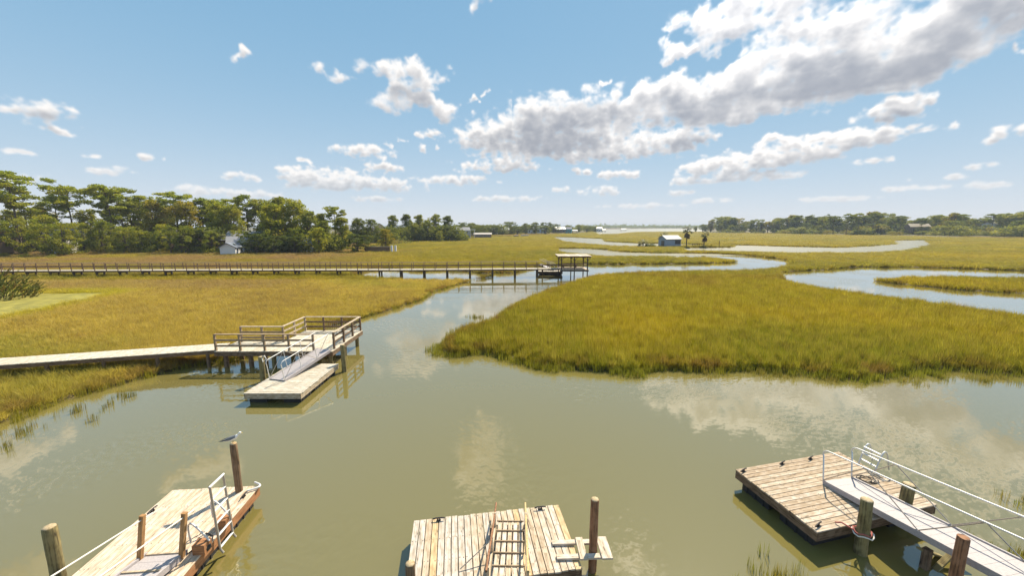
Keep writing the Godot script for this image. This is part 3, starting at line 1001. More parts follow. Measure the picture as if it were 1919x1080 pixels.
func woods() -> void:
	tree_stock()
	var gp := "pines in the wood behind the long walkway"
	var lp := "tall bare trunked pine with HUE tufts WHERE"
	for t in [[8, 318, 104, 1], [-60, 330, 110, 4], [45, 362, 108, 1], [130, 347, 120, 4], [190, 345, 122, 0], [225, 350, 128, 1], [262, 366, 132, 0], [320, 358, 130, 3], [375, 368, 128, 2], [455, 362, 128, 2], [625, 386, 128, 0], [100, 372, 116, 0], [420, 372, 134, 3], [-130, 345, 112, 1]]:
		tree_px("pine", "pine_tree", lp, t[0], t[1], t[2], gp, [1, 0, 1, 2][int(t[0]) % 4 if t[0] > 0 else 0], t[3])
	var gg := "broad-leaved trees in the wood behind the long walkway"
	var lg := "bushy HUE broad-leaved tree WHERE"
	for t in [[75, 385, 128], [160, 390, 126], [205, 385, 134], [245, 372, 136], [285, 372, 126], [305, 380, 138], [345, 376, 124], [395, 372, 134], [430, 382, 122], [410, 378, 124], [490, 372, 132], [520, 366, 124], [548, 372, 122], [505, 380, 116], [575, 392, 118], [598, 398, 126], [640, 405, 122], [605, 412, 114], [20, 392, 118], [-30, 380, 120], [-100, 385, 122]]:
		tree_px("gum", "broadleaf_tree", lg, t[0], t[1], t[2], gg, [0, 1, 1, 3, 0, 2][int(abs(t[0])) % 6])
	var go := "low oaks at the edge of the wood behind the walkway"
	var lo := "low spreading HUE oak at the wood's edge WHERE"
	for t in [[30, 405, 102], [80, 400, 100], [110, 412, 98], [-20, 410, 100], [150, 415, 106], [185, 412, 108], [230, 420, 108], [300, 418, 112], [335, 420, 106], [365, 425, 110], [395, 432, 108], [260, 428, 110], [450, 428, 114], [555, 425, 112], [-90, 400, 104]]:
		tree_px("oak", "oak_tree", lo, t[0], t[1], t[2], go, [1, 3, 0, 4, 1][int(abs(t[0])) % 5])
	# dark oaks in front of the houses
	for t in [[478, 436, 108, 1.7], [515, 440, 107, 1.7], [550, 441, 109, 1.6]]:
		tree_px("oak", "oak_tree", "dark dense oak hiding the house next to the white gabled shed", t[0], t[1], t[2], "dark oaks before the grey roofed house", 4, 2, t[3])
	tree_px("oak", "oak_tree", "wide round dark oak standing alone on the yellow meadow", 668, 437, 113, "", 4, 2, 1.9)
	tree_px("oak", "oak_tree", "small round oak just above the low wall with white posts", 722, 428, 128, "", 3, 1)
	tree_px("gum", "broadleaf_tree", "yellow green tree with leaning crown beside the pale cottage", 595, 425, 106, "", 1, 1)
	var sl := "rounded HUE shrub on the dry grass WHERE"
	var sg := "shrubs on the dry grass below the wood"
	for t in [[10, 474, 94], [45, 476, 92], [95, 478, 92], [70, 480, 88], [190, 466, 106], [215, 468, 105], [150, 472, 100], [310, 466, 108], [340, 466, 110], [285, 458, 110], [375, 460, 108], [400, 458, 108], [430, 464, 108], [250, 462, 108], [-30, 470, 92], [120, 462, 100], [600, 458, 112]]:
		tree_px("shrub", "shrub", sl, t[0], t[1], t[2], sg, [1, 1, 3, 0][int(abs(t[0])) % 4], -1, 1.4)
	# trees farther along the shore
	var gf := "trees round the houses across the meadow"
	for t in [[670, 408, 165, "gum"], [695, 410, 170, "oak"], [735, 402, 205, "gum"], [762, 400, 210, "gum"], [785, 401, 205, "gum"], [815, 400, 215, "gum"], [838, 403, 215, "gum"], [750, 425, 190, "oak"], [790, 425, 195, "oak"], [825, 432, 190, "oak"], [710, 425, 170, "oak"], [845, 432, 200, "oak"], [800, 412, 200, "gum"], [775, 415, 195, "gum"]]:
		tree_px(t[3], "shore_tree", "leafy HUE tree in the clump next to the blue house" if t[0] > 725 else "green tree beside the half hidden yellow house", t[0], t[1], t[2], gf if t[0] > 725 else "trees by the yellow house", [2, 0, 4, 2][int(t[0]) % 4])
	for t in [[885, 417, 300], [905, 420, 310], [870, 416, 290], [925, 421, 330], [955, 414, 360], [985, 418, 370], [1003, 416, 370], [1022, 416, 380], [940, 424, 340], [1040, 419, 420], [1065, 421, 460], [1085, 421, 480], [1100, 423, 520], [895, 424, 280], [1115, 424, 560], [970, 424, 350]]:
		tree_px("oak", "distant_tree", "small hazy HUE tree on the far shore WHERE", t[0], t[1], t[2], "hazy trees among the far houses", [2, 4, 2][int(t[0]) % 3], -1, 1.7 + 0.4 * sin(t[0]))
	for px in range(856, 1118, 9):
		var dd := 270.0 + 320.0 * pow((px - 856) / 262.0, 1.3)
		tree_px("shrub", "shore_thicket", "low HUE thicket along the far shore WHERE", px + rng.randf_range(-3, 3), 424.5 + rng.randf_range(-2.5, 3), dd + rng.randf_range(15, 50), "thickets along the far shore", [2, 4, 0, 2][px % 4], -1, 1.9)
	for px in range(655, 860, 11):
		tree_px("shrub", "meadow_thicket", "dense HUE thicket under the trees at the yellow meadow's far side", px, 434.0 + rng.randf_range(-4, 6) - (8.0 if px > 730 else 0.0), 168.0 if px < 735 else 205.0, "thickets beyond the yellow meadow", [4, 2, 4, 0][px % 4], -1, 1.3)
	for px in range(-140, 640, 13):
		if px > 405 and px < 465: continue
		tree_px("shrub", "understorey_shrub", "tall HUE understorey shrub WHERE", px + rng.randf_range(-5, 5), 432.0 + rng.randf_range(-8, 12), 113.0 + rng.randf_range(-3, 14), "understorey shrubs in the wood", [4, 0, 2, 3, 4][posmod(px, 5)], -1, 1.0)
	# the wood on the other side
	var gr := "trees of the wood beyond the wide marsh"
	var row := 0
	for px in range(1306, 2080, 10):
		row += 1
		var t := clampf((px - 1322) / 600.0, 0, 1)
		var depth := lerpf(560, 300, pow(t, 0.5)) + rng.randf_range(0, 30)
		var top := lerpf(415, 404, clampf((px - 1322) / 130.0, 0, 1)) + 6.0 * sin(px * 0.045) + rng.randf_range(-3, 6)
		tree_px("gum" if row % 3 else "oak", "wood_tree", "rounded HUE tree of the far wood WHERE", px + rng.randf_range(-4, 4), top, depth, gr, [2, 0, 2, 4, 3][row % 5], -1, 1.45)
		if row % 2: tree_px("oak", "edge_tree", "low HUE tree at the far wood's foot WHERE", px + 5, top + 12 + rng.randf_range(0, 6), depth - 22, "low trees at the foot of the far wood", [4, 2, 0][row % 3], -1, 1.5)
		tree_px("shrub", "edge_shrub", "broad HUE thicket at the far wood's foot WHERE", px + rng.randf_range(-5, 5), top + 22 + rng.randf_range(0, 5), depth - 34, "thickets at the foot of the far wood", [4, 0, 3, 2][row % 4], -1, 2.0)
	for t in [[1565, 404, 360], [1590, 400, 350], [1612, 399, 350], [1640, 398, 345], [1688, 404, 340], [1762, 402, 330], [1806, 401, 325], [1860, 400, 318], [1888, 399, 318], [1905, 402, 316], [1730, 408, 340], [1540, 408, 380]]:
		tree_px("pine", "umbrella_pine", "flat topped HUE pine above the far wood WHERE", t[0], t[1], t[2], "pines above the far wood", [2, 0, 4][int(t[0]) % 3], 4 if int(t[0]) % 2 else 1)
	# far shore: one band of woodland
	var far := begin()
	var r := RandomNumberGenerator.new()
	r.seed = 31
	for k in 520:
		var px := r.randf_range(1080, 1345)
		var p := at_depth(px, 426, r.randf_range(1750, 1950))
		var h := r.randf_range(9, 15) + (7.0 if r.randf() < 0.06 else 0.0)
		clump(far, r, Vector3(p.x, 1.0 + h * 0.5, p.z), Vector3(9, h * 0.5, 9), 16, 3.4, Color(0.25, 0.28, 0.05))
	var fo := put(self, "far_woodland", finish(far), tints[0])
	tag(fo, "thin blue grey band of woodland along the far river bank", "woodland", "", "stuff")

# ---------------------------------------------------------------- docks
func any(list: Array) -> Material:
	return list[rng.randi() % list.size()]

func cleat(parent: Node, at: Vector3, turn := 0.0) -> void:
	var st := begin()
	box_into(st, T(Vector3(0, 0.012, 0)), Vector3(0.10, 0.024, 0.05))
	for s in [-1, 1]:
		box_into(st, T(Vector3(s * 0.03, 0.045, 0)), Vector3(0.022, 0.05, 0.03))
	tube_into(st, [Vector3(-0.15, 0.062, 0), Vector3(-0.07, 0.078, 0), Vector3(0.07, 0.078, 0), Vector3(0.15, 0.062, 0)], 0.018, 0.018, 6)
	put(parent, "cleat", finish(st), M.dark_iron, T(at, turn))

# a floating dock: boards on a frame on black floats; local x across, z along
func float_dock(label: String, at: Vector3, turn: float, w: float, l: float, deck: float, across: bool, boards: Array, skirt: Material, board_w := 0.142, gap := 0.013) -> Node3D:
	var o := thing("floating_dock", label, "dock", at, turn)
	var span := l if across else w
	var n := int(round(span / (board_w + gap)))
	var pitch := span / n
	for k in n:
		var c := -span / 2 + (k + 0.5) * pitch
		var m := any(boards)
		var v := rng.randi() % 6
		var lift := rng.randf_range(-0.002, 0.003)
		var over := rng.randf_range(-0.012, 0.012)
		if across: put(o, "plank", beam(snappedf(w, 0.01), board_w + (pitch - board_w - gap), 0.036, v), m, T(Vector3(over, deck - 0.018 + lift, c)))
		else: put(o, "plank", beam(snappedf(l, 0.01), board_w + (pitch - board_w - gap), 0.036, v), m, T(Vector3(c, deck - 0.018 + lift, over), PI / 2))
	# nails over the joists
	var st := begin()
	var rows := int((w if across else l) / 0.62)
	for k in n:
		var c := -span / 2 + (k + 0.5) * pitch
		for j in rows + 1:
			var q := ((w if across else l) - 0.14) * (float(j) / rows - 0.5)
			for s in [-0.04, 0.04]:
				if rng.randf() < 0.25: continue
				var p := Vector3(q + rng.randf_range(-0.012, 0.012), deck + 0.004, c + s)
				if not across: p = Vector3(p.z, p.y, p.x)
				var e := rng.randf_range(0.006, 0.011)
				quad(st, p + Vector3(-e, 0, -e), p + Vector3(e, 0, -e), p + Vector3(e, 0, e), p + Vector3(-e, 0, e))
	var nails := put(o, "nails", finish(st), M.nail)
	nails.set_meta("kind", "stuff")
	for s in [-1, 1]:
		put(o, "skirt_board", beam(l - 0.02, 0.235, 0.04, 1), skirt, Transform3D(Basis(Vector3.UP, PI / 2) * Basis(Vector3.RIGHT, PI / 2), Vector3(s * (w / 2 - 0.035), deck - 0.16, 0)))
		put(o, "skirt_board", beam(w - 0.12, 0.235, 0.04, 2), skirt, Transform3D(Basis(Vector3.RIGHT, PI / 2), Vector3(0, deck - 0.16, s * (l / 2 - 0.035))))
	var nf := maxi(2, int(l / 1.1))
	for k in nf:
		for s in [-1, 1]:
			var fl := begin()
			box_into(fl, Transform3D.IDENTITY, Vector3(w * 0.30, 0.44, l / nf * 0.72))
			for e in 3: box_into(fl, T(Vector3(s * w * 0.152, 0, (e - 1) * l / nf * 0.22)), Vector3(0.03, 0.40, 0.05))
			put(o, "float_block", finish(fl), M.float_black, T(Vector3(s * (w / 2 - 0.1 - w * 0.16), deck - 0.42, -l / 2 + (k + 0.5) * l / nf)))
	return o

func piling(label: String, at: Vector3, top: float, radius: float, mat: Material, lean := Vector2.ZERO, cut := true, depth := 0.8) -> Node3D:
	var o := thing("piling", label, "piling", at)
	o.basis = Basis(Vector3(0, 0, 1), -lean.x) * Basis(Vector3(1, 0, 0), lean.y)
	var prof := []
	var n := 12
	for k in n + 1:
		var t := float(k) / n
		prof.append(Vector2(radius * lerpf(1.06, 0.97, t), lerpf(-depth, top, t)))
	prof.append(Vector2(radius * 0.90, top + 0.012))
	put(o, "pole", lathe(prof, 16, 0.14, int(at.x * 13 + at.z * 7)), mat)
	if cut: put(o, "cut_top", lathe([Vector2(radius * 0.88, top + 0.005), Vector2(radius * 0.86, top + 0.02), Vector2(radius * 0.3, top + 0.026)], 16, 0.1, 3), M.pile_cut)
	return o

# an aluminium gangway from a to b (centre line of the tread), w wide
func gangway(label: String, a: Vector3, b: Vector3, w: float, rail: float, both := true, panels := 4, posts := true) -> Node3D:
	var o := thing("gangway", label, "gangway", a)
	var d := b - a
	var l := d.length()
	var f := frame_along(Vector3.ZERO, d)
	var side := f.basis.z
	var up := f.basis.y
	var n := int(l / 0.30)
	for k in n:
		var c := d * ((k + 0.5) / n)
		put(o, "tread", beam(snappedf(l / n - 0.004, 0.001), w - 0.1, 0.028, k % 4, 0.004), M.tread, Transform3D(f.basis, c - up * 0.014))
	for s in [-1, 1]:
		put(o, "side_beam", beam(snappedf(l, 0.01), 0.045, 0.16, 1), M.tread, Transform3D(f.basis, d * 0.5 + side * s * (w / 2 - 0.022) - up * 0.045))
	for s in ([-1, 1] if both else [1]):
		var e: Vector3 = side * s * (w / 2 - 0.022)
		var rise := up * rail
		var x := f.basis.x
		var hp := [e + up * 0.03, e + rise * 0.82 + x * 0.02]
		for k in 5:
			var q := k / 4.0 * PI / 2
			hp.append(e + rise * 0.82 + (up * sin(q) + x * (1.0 - cos(q))) * rail * 0.18)
		for k in range(1, 9): hp.append(e + rise + d * lerpf(0.08, 1.0, k / 8.0))
		put(o, "handrail", tube(hp, 0.019, 8), M.aluminium)
		for k in panels:
			var p0 := d * (float(k) / panels)
			var p1 := d * (float(k + 1) / panels)
			if k > 0 and posts: put(o, "rail_post", tube([e + p0 + up * 0.02, e + p0 + rise], 0.016, 6), M.aluminium)
			var q0: Vector3 = e + p0 + up * 0.03
			var q1: Vector3 = e + p1 + rise
			if k % 2 == 0: put(o, "brace", tube([q0, q1], 0.013, 6), M.old_metal)
			else: put(o, "brace", tube([e + p0 + rise, e + p1 + up * 0.03], 0.013, 6), M.old_metal)
	return o

func local(o: Node3D, world: Vector3) -> Vector3:
	return o.transform.affine_inverse() * world

func rope_ring(o: Node, c: Vector3, r: float, mat: Material, called := "rope") -> void:
	var pts := []
	for k in 15: pts.append(c + Vector3(cos(k * TAU / 14.0) * r, 0.03 * sin(k * 1.7), sin(k * TAU / 14.0) * r))
	put(o, called, tube(pts, 0.016, 6), mat)

# ---- the dock with the gull and the swim ladder
func dock_with_ladder() -> void:
	var turn := deg_to_rad(4.5)
	var centre := Vector3(-8.15, 0, -7.30)
	var o := float_dock("long pale floating dock with a swim ladder and a gull's piling at its end", centre, turn, 2.35, 5.1, 0.5, false, M.sun_wood, M.red_wood)
	cleat(o, Vector3(-1.02, 0.5, -1.7), PI / 2)
	cleat(o, Vector3(1.0, 0.5, -2.1), PI / 2)
	# hoop that holds the piling
	var hoop := []
	for k in 12: hoop.append(Vector3(0.98, 0.53, -2.5) + Vector3(sin(k * PI / 11.0) * 0.24, 0.02, -0.02 - 0.36 * k / 11.0 + 0.1) + Vector3(0, 0, 0.14))
	put(o, "piling_hoop", tube(hoop, 0.028, 8), M.aluminium)
	var pw := o.transform * Vector3(0.72, 0, -2.36)
	var pile := piling("brown piling with a gull on top at the ladder dock's end", Vector3(pw.x, 0, pw.z), 1.93, 0.088, M.pile_brown, Vector2(0.0, 0.0))
	gull(pile.position + Vector3(0.0, 1.955, 0.0))
	piling("thick mossy greenish piling beside the ladder dock's handrail", Vector3(-9.80, 0, -7.22), 1.52, 0.118, M.pile_green, Vector2(0.02, 0.0))
	# swim ladder, swung up at the edge
	var base := Vector3(-6.77, 0.40, -7.86)
	var lad := thing("swim_ladder", "upright aluminium swim ladder at the edge of the pale dock", "ladder", base, turn)
	var tilt := Vector3(-0.12, 1.52, -0.10)
	for s in [0, 1]:
		var off := Vector3(0, 0, -0.46 * s)
		put(lad, "stile", tube([off + Vector3(0.06, -0.1, 0), off, off + tilt], 0.026, 8), M.old_metal)
	for k in 6:
		var c := tilt * (0.02 + 0.195 * k)
		put(lad, "rung", beam(0.46, 0.05, 0.03, k % 3), M.aluminium, Transform3D(Basis(Vector3.UP, PI / 2), c + Vector3(0, 0, -0.23)))
	put(lad, "top_bar", tube([tilt + Vector3(0, 0, 0.02), tilt + Vector3(0, 0, -0.48)], 0.026, 8), M.aluminium)
	for s in [0, 1]:
		var z: float = 0.14 - 0.74 * s
		put(lad, "hinge_block", beam(0.26, 0.24, 0.24, s), M.red_wood, Transform3D(Basis.IDENTITY, Vector3(-0.28, 0.22, z)))
		var arch := []
		for k in 9: arch.append(Vector3(-0.30 - 0.16 * sin(k * PI / 8.0), 0.34 + 0.46 * sin(k * PI / 8.0) , z - 0.02) + Vector3(-0.22 + 0.05 * k, 0, 0))
		put(lad, "grab_handle", tube(arch, 0.02, 8), M.aluminium)
	# gangway posts and rails
	var gw := thing("gangway", "pale gangway with two brown end posts and thin white handrails", "gangway", Vector3(-7.77, 0.52, -7.60), turn)
	var d := Vector3(0.02, 0.55, 2.6)
	var f := frame_along(Vector3.ZERO, d)
	for k in 9:
		put(gw, "tread", beam(0.29, 0.78, 0.03, k % 4), M.tread, Transform3D(f.basis, d * ((k + 0.5) / 9.0)))
		if k % 2 == 0: put(gw, "cleat_bar", beam(0.05, 0.82, 0.035, k % 3), M.cap_wood, Transform3D(f.basis, d * ((k + 0.12) / 9.0) + f.basis.y * 0.028))
	for s in [-1, 1]:
		put(gw, "side_beam", beam(2.66, 0.05, 0.14, 2), M.tread, Transform3D(f.basis, d * 0.5 + f.basis.z * s * 0.42))
		var root: Vector3 = f.basis.z * s * 0.43 + d * 0.06
		put(gw, "end_post", beam(1.02, 0.09, 0.09, 1), M.post_wood, frame_along(root + Vector3(0.0, -0.02, 0.0), root + Vector3(0.10, 1.0, -0.12), Vector3.BACK))
		var h: Vector3 = root + Vector3(0.09, 0.90, -0.11)
		put(gw, "handrail", tube([h - d * 0.10, h, h + d], 0.017, 8), M.rope_white)
	var wheel := thing("hand_cart_tyre", "black rubber wheel lying by the gangway's brown post", "wheel", Vector3(-7.02, 0.5, -7.72), 0.5)
	put(wheel, "tyre", lathe([Vector2(0.04, 0.02), Vector2(0.11, 0.0), Vector2(0.14, 0.04), Vector2(0.14, 0.10), Vector2(0.11, 0.14), Vector2(0.04, 0.12)], 16), M.black)
	put(wheel, "hub", lathe([Vector2(0.045, 0.01), Vector2(0.045, 0.15), Vector2(0.01, 0.155)], 10), M.old_metal)
	var line := tag(put(self, "dock_line", tube([Vector3(-7.0, 0.515, -7.9), Vector3(-7.12, 0.515, -8.12), Vector3(-7.35, 0.515, -8.2), Vector3(-7.42, 0.515, -8.05), Vector3(-7.25, 0.515, -7.85), Vector3(-7.3, 0.515, -7.6)], 0.014, 6), M.dark_iron), "thin dark mooring line looped on boards beside the swim ladder", "rope")

func gull(at: Vector3) -> void:
	var o := thing("gull", "white and grey gull perched on the brown piling", "bird", at, deg_to_rad(12))
	# the body swept from tail to head along x
	var st := begin()
	var spine := [[-0.30, 0.085, 0.006, 0.030], [-0.22, 0.095, 0.016, 0.040], [-0.15, 0.110, 0.040, 0.052], [-0.07, 0.130, 0.062, 0.068], [0.02, 0.150, 0.068, 0.070], [0.09, 0.175, 0.060, 0.060], [0.13, 0.205, 0.042, 0.042], [0.15, 0.238, 0.034, 0.034], [0.165, 0.265, 0.038, 0.036], [0.19, 0.280, 0.036, 0.033], [0.215, 0.280, 0.022, 0.020], [0.228, 0.277, 0.006, 0.006]]
	var rings := []
	var sides := 12
	for p in spine:
		var ring := []
		for k in sides:
			var a := TAU * k / sides
			ring.append(Vector3(p[0], p[1] + sin(a) * p[2], cos(a) * p[3]))
		rings.append(ring)
	st.set_uv(Vector2.ZERO)
	st.set_smooth_group(1)
	for i in spine.size() - 1:
		for k in sides:
			var j := (k + 1) % sides
			var wing: bool = i >= 1 and i <= 4 and sin(TAU * (k + 0.5) / sides) > 0.05
			st.set_color(Color(0.16, 0.165, 0.18) if wing else (Color(0.05, 0.05, 0.05) if i == 0 else Color(0.80, 0.80, 0.78)))
			quad(st, rings[i][k], rings[i][j], rings[i + 1][j], rings[i + 1][k])
	# legs are part of the bird's one skin
	st.set_smooth_group(-1)
	st.set_color(Color(0.45, 0.30, 0.12))
	for s in [-1, 1]:
		tube_into(st, [Vector3(0.0, 0.10, s * 0.03), Vector3(0.005, 0.05, s * 0.03), Vector3(0.0, 0.0, s * 0.03)], 0.007, 0.006, 5)
		tri(st, Vector3(-0.01, 0.003, s * 0.03), Vector3(0.05, 0.003, s * 0.03 - 0.025), Vector3(0.05, 0.003, s * 0.03 + 0.025))
	st.generate_normals()
	var skin := plain(Color(1, 1, 1), 0.8)
	skin.vertex_color_use_as_albedo = true
	put(o, "body", st.commit(), skin)
	put(o, "beak", tube([Vector3(0.222, 0.277, 0), Vector3(0.25, 0.272, 0), Vector3(0.265, 0.264, 0)], 0.010, 6, 0.003), plain(Color(0.55, 0.36, 0.05), 0.5))
	for s in [-1, 1]:
		var w := begin()
		var pts := [Vector3(0.07, 0.17, s * 0.066), Vector3(-0.04, 0.175, s * 0.074), Vector3(-0.16, 0.142, s * 0.056), Vector3(-0.36, 0.085, s * 0.020), Vector3(-0.20, 0.105, s * 0.058), Vector3(-0.04, 0.118, s * 0.076)]
		for k in range(1, 5):
			if s > 0: tri(w, pts[0], pts[k], pts[k + 1])
			else: tri(w, pts[0], pts[k + 1], pts[k])
		put(o, "wing", finish(w), plain(Color(0.10, 0.105, 0.115), 0.85))
		var eye := SphereMesh.new()
		eye.radius = 0.005; eye.height = 0.01
		eye.radial_segments = 8; eye.rings = 4
		put(o, "eye", eye, M.black, T(Vector3(0.197, 0.288, s * 0.030)))

# ---- the dock in the middle with the home-made gangway
func dock_with_poles() -> void:
	var turn := deg_to_rad(8.6)
	var o := float_dock("pale floating dock of short planks carrying a pole railed gangway", Vector3(-0.47, 0, -7.93), turn, 3.75, 1.95, 0.5, false, M.pale_wood, M.brown_wood, 0.138, 0.016)
	cleat(o, Vector3(-1.25, 0.5, -0.88))
	cleat(o, Vector3(1.35, 0.5, -0.88))
	# bracket that rides on the piling
	var b1 := Vector3(1.18, 0.53, 0.42)
	for z in [0.02, 0.42]:
		put(o, "bracket_arm", beam(1.15, 0.13, 0.05, 1), M.pale_wood[1], T(Vector3(1.95, 0.535, z + 0.30), -0.12))
	put(o, "bracket_end", beam(0.60, 0.17, 0.04, 2), M.pale_wood[0], T(Vector3(1.98, 0.582, 0.55), PI / 2 - 0.12))
	put(o, "bracket_end", beam(0.60, 0.24, 0.04, 3), M.pale_wood[1], T(Vector3(2.50, 0.582, 0.61), PI / 2 - 0.12))
	var pw := o.transform * Vector3(2.25, 0, 0.58)
	piling("slim square-cut reddish brown piling held by the plank bracket", Vector3(pw.x, 0, pw.z), 1.80, 0.092, M.rust_pole)
	piling("short round stub piling at the pale dock's near corner", Vector3(-2.06, 0, -6.80), 1.05, 0.10, M.pile_brown)
	# gangway: ladder-like frame with slats and two poles as rails
	var gw := thing("gangway", "narrow slatted gangway railed with one yellow and one rusty pole", "gangway", Vector3(-0.04, 0.54, -8.52), deg_to_rad(-1.0))
	var d := Vector3(0.0, 0.75, 2.7)
	var f := frame_along(Vector3.ZERO, d)
	for k in 5:
		put(gw, "slat", beam(2.78, 0.095, 0.028, k), M.pale_wood[k % 4], Transform3D(f.basis, d * 0.5 + f.basis.z * (k - 2) * 0.125))
	for k in 7:
		put(gw, "cross_bar", beam(0.66, 0.03, 0.03, k % 3), M.rail_wood, Transform3D(Basis(f.basis.z, f.basis.y, -f.basis.x), d * (k / 6.0 * 0.98 + 0.01) + f.basis.y * 0.034))
	for s in [-1, 1]:
		var e: Vector3 = f.basis.z * s * 0.37
		put(gw, "side_beam", beam(2.8, 0.045, 0.11, 1), M.cap_wood, Transform3D(f.basis, d * 0.5 + e - f.basis.y * 0.03))
		var pole_mat: Material = M.yellow_pole if s < 0 else M.rust_pole
		var lift := Vector3(0, 0.36, 0)
		var bend := Vector3(-0.12, 0, 0) if s > 0 else Vector3(0.02, 0, 0)
		put(gw, "handrail_pole", tube([e + lift - d * 0.12 , e + lift + d * 0.2, e + lift * 1.5 + d * 0.98], 0.026 if s < 0 else 0.022, 8), pole_mat)
		for k in 3:
			var q: Vector3 = e + d * (0.10 + 0.38 * k)
			put(gw, "rail_post", beam(0.42, 0.05, 0.05, k), M.cap_wood, frame_along(q + Vector3(0, -0.02, 0), q + Vector3(0, 0.40, 0), Vector3.BACK))
	put(gw, "stay_rod", tube([f.basis.z * 0.37 + d * 0.33 + Vector3(0, 0.1, 0), Vector3(-1.05, 0.0, 1.35)], 0.012, 6), M.old_metal)
	put(gw, "roller", lathe([Vector2(0.02, -0.05), Vector2(0.085, -0.045), Vector2(0.095, 0.0), Vector2(0.085, 0.045), Vector2(0.02, 0.05)], 16), M.rust_pole, Transform3D(Basis(Vector3.BACK, PI / 2), Vector3(-0.44, 0.06, 0.40)))

# ---- the dock on the other side with the long aluminium gangway
func dock_with_gangway() -> void:
	var turn := deg_to_rad(13.5)
	var o := float_dock("weathered tan floating dock with black floats under the aluminium gangway", Vector3(8.98, 0, -9.86), turn, 4.0, 2.5, 0.55, true, M.tan_wood, M.brown_wood, 0.14, 0.011)
	for c in [[-1.85, -1.1], [-1.8, 1.1], [-0.4, -1.12], [0.7, -1.12]]: cleat(o, Vector3(c[0], 0.55, c[1]), 0.3)
	var a := (spot(1535, 902, 0.62) + spot(1602, 895, 0.62)) / 2
	var gw := gangway("long aluminium gangway with pale tread and braced handrails", a, a + Vector3(0.72, 0.62, 4.4), 1.0, 0.92, true, 4, false)
	piling("mossy piling tied with red and white rope beside the aluminium gangway", Vector3(8.42, 0, -8.17), 1.42, 0.125, M.pile_green, Vector2(-0.03, 0.0))
	var rp := thing("mooring_rope", "red and white rope looped loosely round the mossy piling", "rope", Vector3(8.40, 0.55, -8.17))
	rope_ring(rp, Vector3(0.0, 0.0, 0.0), 0.20, M.rope_white)
	rope_ring(rp, Vector3(-0.02, 0.05, 0.0), 0.17, M.rope_red, "red_strand")
	put(rp, "rope_end", tube([Vector3(-0.18, 0.04, -0.05), Vector3(-0.34, 0.10, -0.20), Vector3(-0.42, 0.03, -0.30)], 0.018, 6), M.rope_red)
	piling("mossy piling standing just behind the aluminium gangway's tread", Vector3(10.25, 0, -9.05), 1.18, 0.135, M.pile_green, Vector2(0.05, 0.0))
	piling("red brown piling with dark cap before the aluminium gangway", Vector3(9.02, 0, -6.80), 1.66, 0.098, M.rust_pole, Vector2(0.0, 0.0), false)
	piling("dark thin piling among reeds behind the aluminium gangway's upper end", Vector3(12.3, 0, -8.05), 1.75, 0.07, M.pile_brown)
	# ladder and chairs' worth of tubing on the far corner
	var lad := thing("dock_ladder", "bent aluminium ladder rails on the tan dock's far corner", "ladder", Vector3(11.05, 0.55, -10.75), turn + PI / 2)
	for s in [-1, 1]:
		var arch := []
		for k in 11: arch.append(Vector3(s * 0.22, 0.62 * sin(k * PI / 10.0), -0.28 + 0.56 * k / 10.0))
		put(lad, "rail", tube(arch, 0.022, 8), M.aluminium)
	for k in 3: put(lad, "rung", beam(0.44, 0.06, 0.03, k), M.aluminium, T(Vector3(0, 0.15 + 0.2 * k, -0.22 + 0.03 * k)))
	var hose := []
	for k in 22: hose.append(Vector3(10.35 + 0.22 * cos(k * 0.75) - 0.012 * k, 0.568 + 0.002 * k, -10.1 + 0.16 * sin(k * 0.75)))
	tag(put(self, "hose_coil", tube(hose, 0.014, 6), M.dark_iron), "dark hose coiled loosely on the tan dock behind the gangway", "hose")
	# braced trestle under the gangway
	var tr := thing("trestle", "crossed timber braces standing in the water under the aluminium gangway", "trestle", Vector3(10.0, 0, -7.9), 0.3)
	for s in [-1, 1]:
		put(tr, "post", beam(1.0, 0.14, 0.14, 1), M.brown_wood, frame_along(Vector3(s * 0.5, -0.5, 0), Vector3(s * 0.5, 0.5, 0), Vector3.BACK))
		put(tr, "brace", beam(1.3, 0.12, 0.05, 2), M.pile_green, frame_along(Vector3(-s * 0.6, -0.15, s * 0.1), Vector3(s * 0.6, 0.45, s * 0.1)))

# ---- the fixed platform across the basin, its boardwalk and float
func rail_run(o: Node3D, a: Vector3, b: Vector3, h: float, posts: int, cap: Material, mat: Material, mids: Array, skip_first := false, skip_last := false) -> void:
	for k in posts + 1:
		if (k == 0 and skip_first) or (k == posts and skip_last): continue
		var p := a.lerp(b, float(k) / posts)
		put(o, "post", beam(h + 0.3, 0.10, 0.10, k % 3), mat, frame_along(p + Vector3(0, -0.3, 0), p + Vector3(0, h, 0), Vector3.BACK))
	var n := (b - a).cross(Vector3.UP).normalized() * 0.065
	for m in mids:
		bar(o, "rail", a + Vector3(0, m, 0) + n, b + Vector3(0, m, 0) + n, 0.035, 0.11, mat)
	bar(o, "rail_cap", a + Vector3(0, h + 0.022, 0), b + Vector3(0, h + 0.022, 0), 0.16, 0.04, cap)

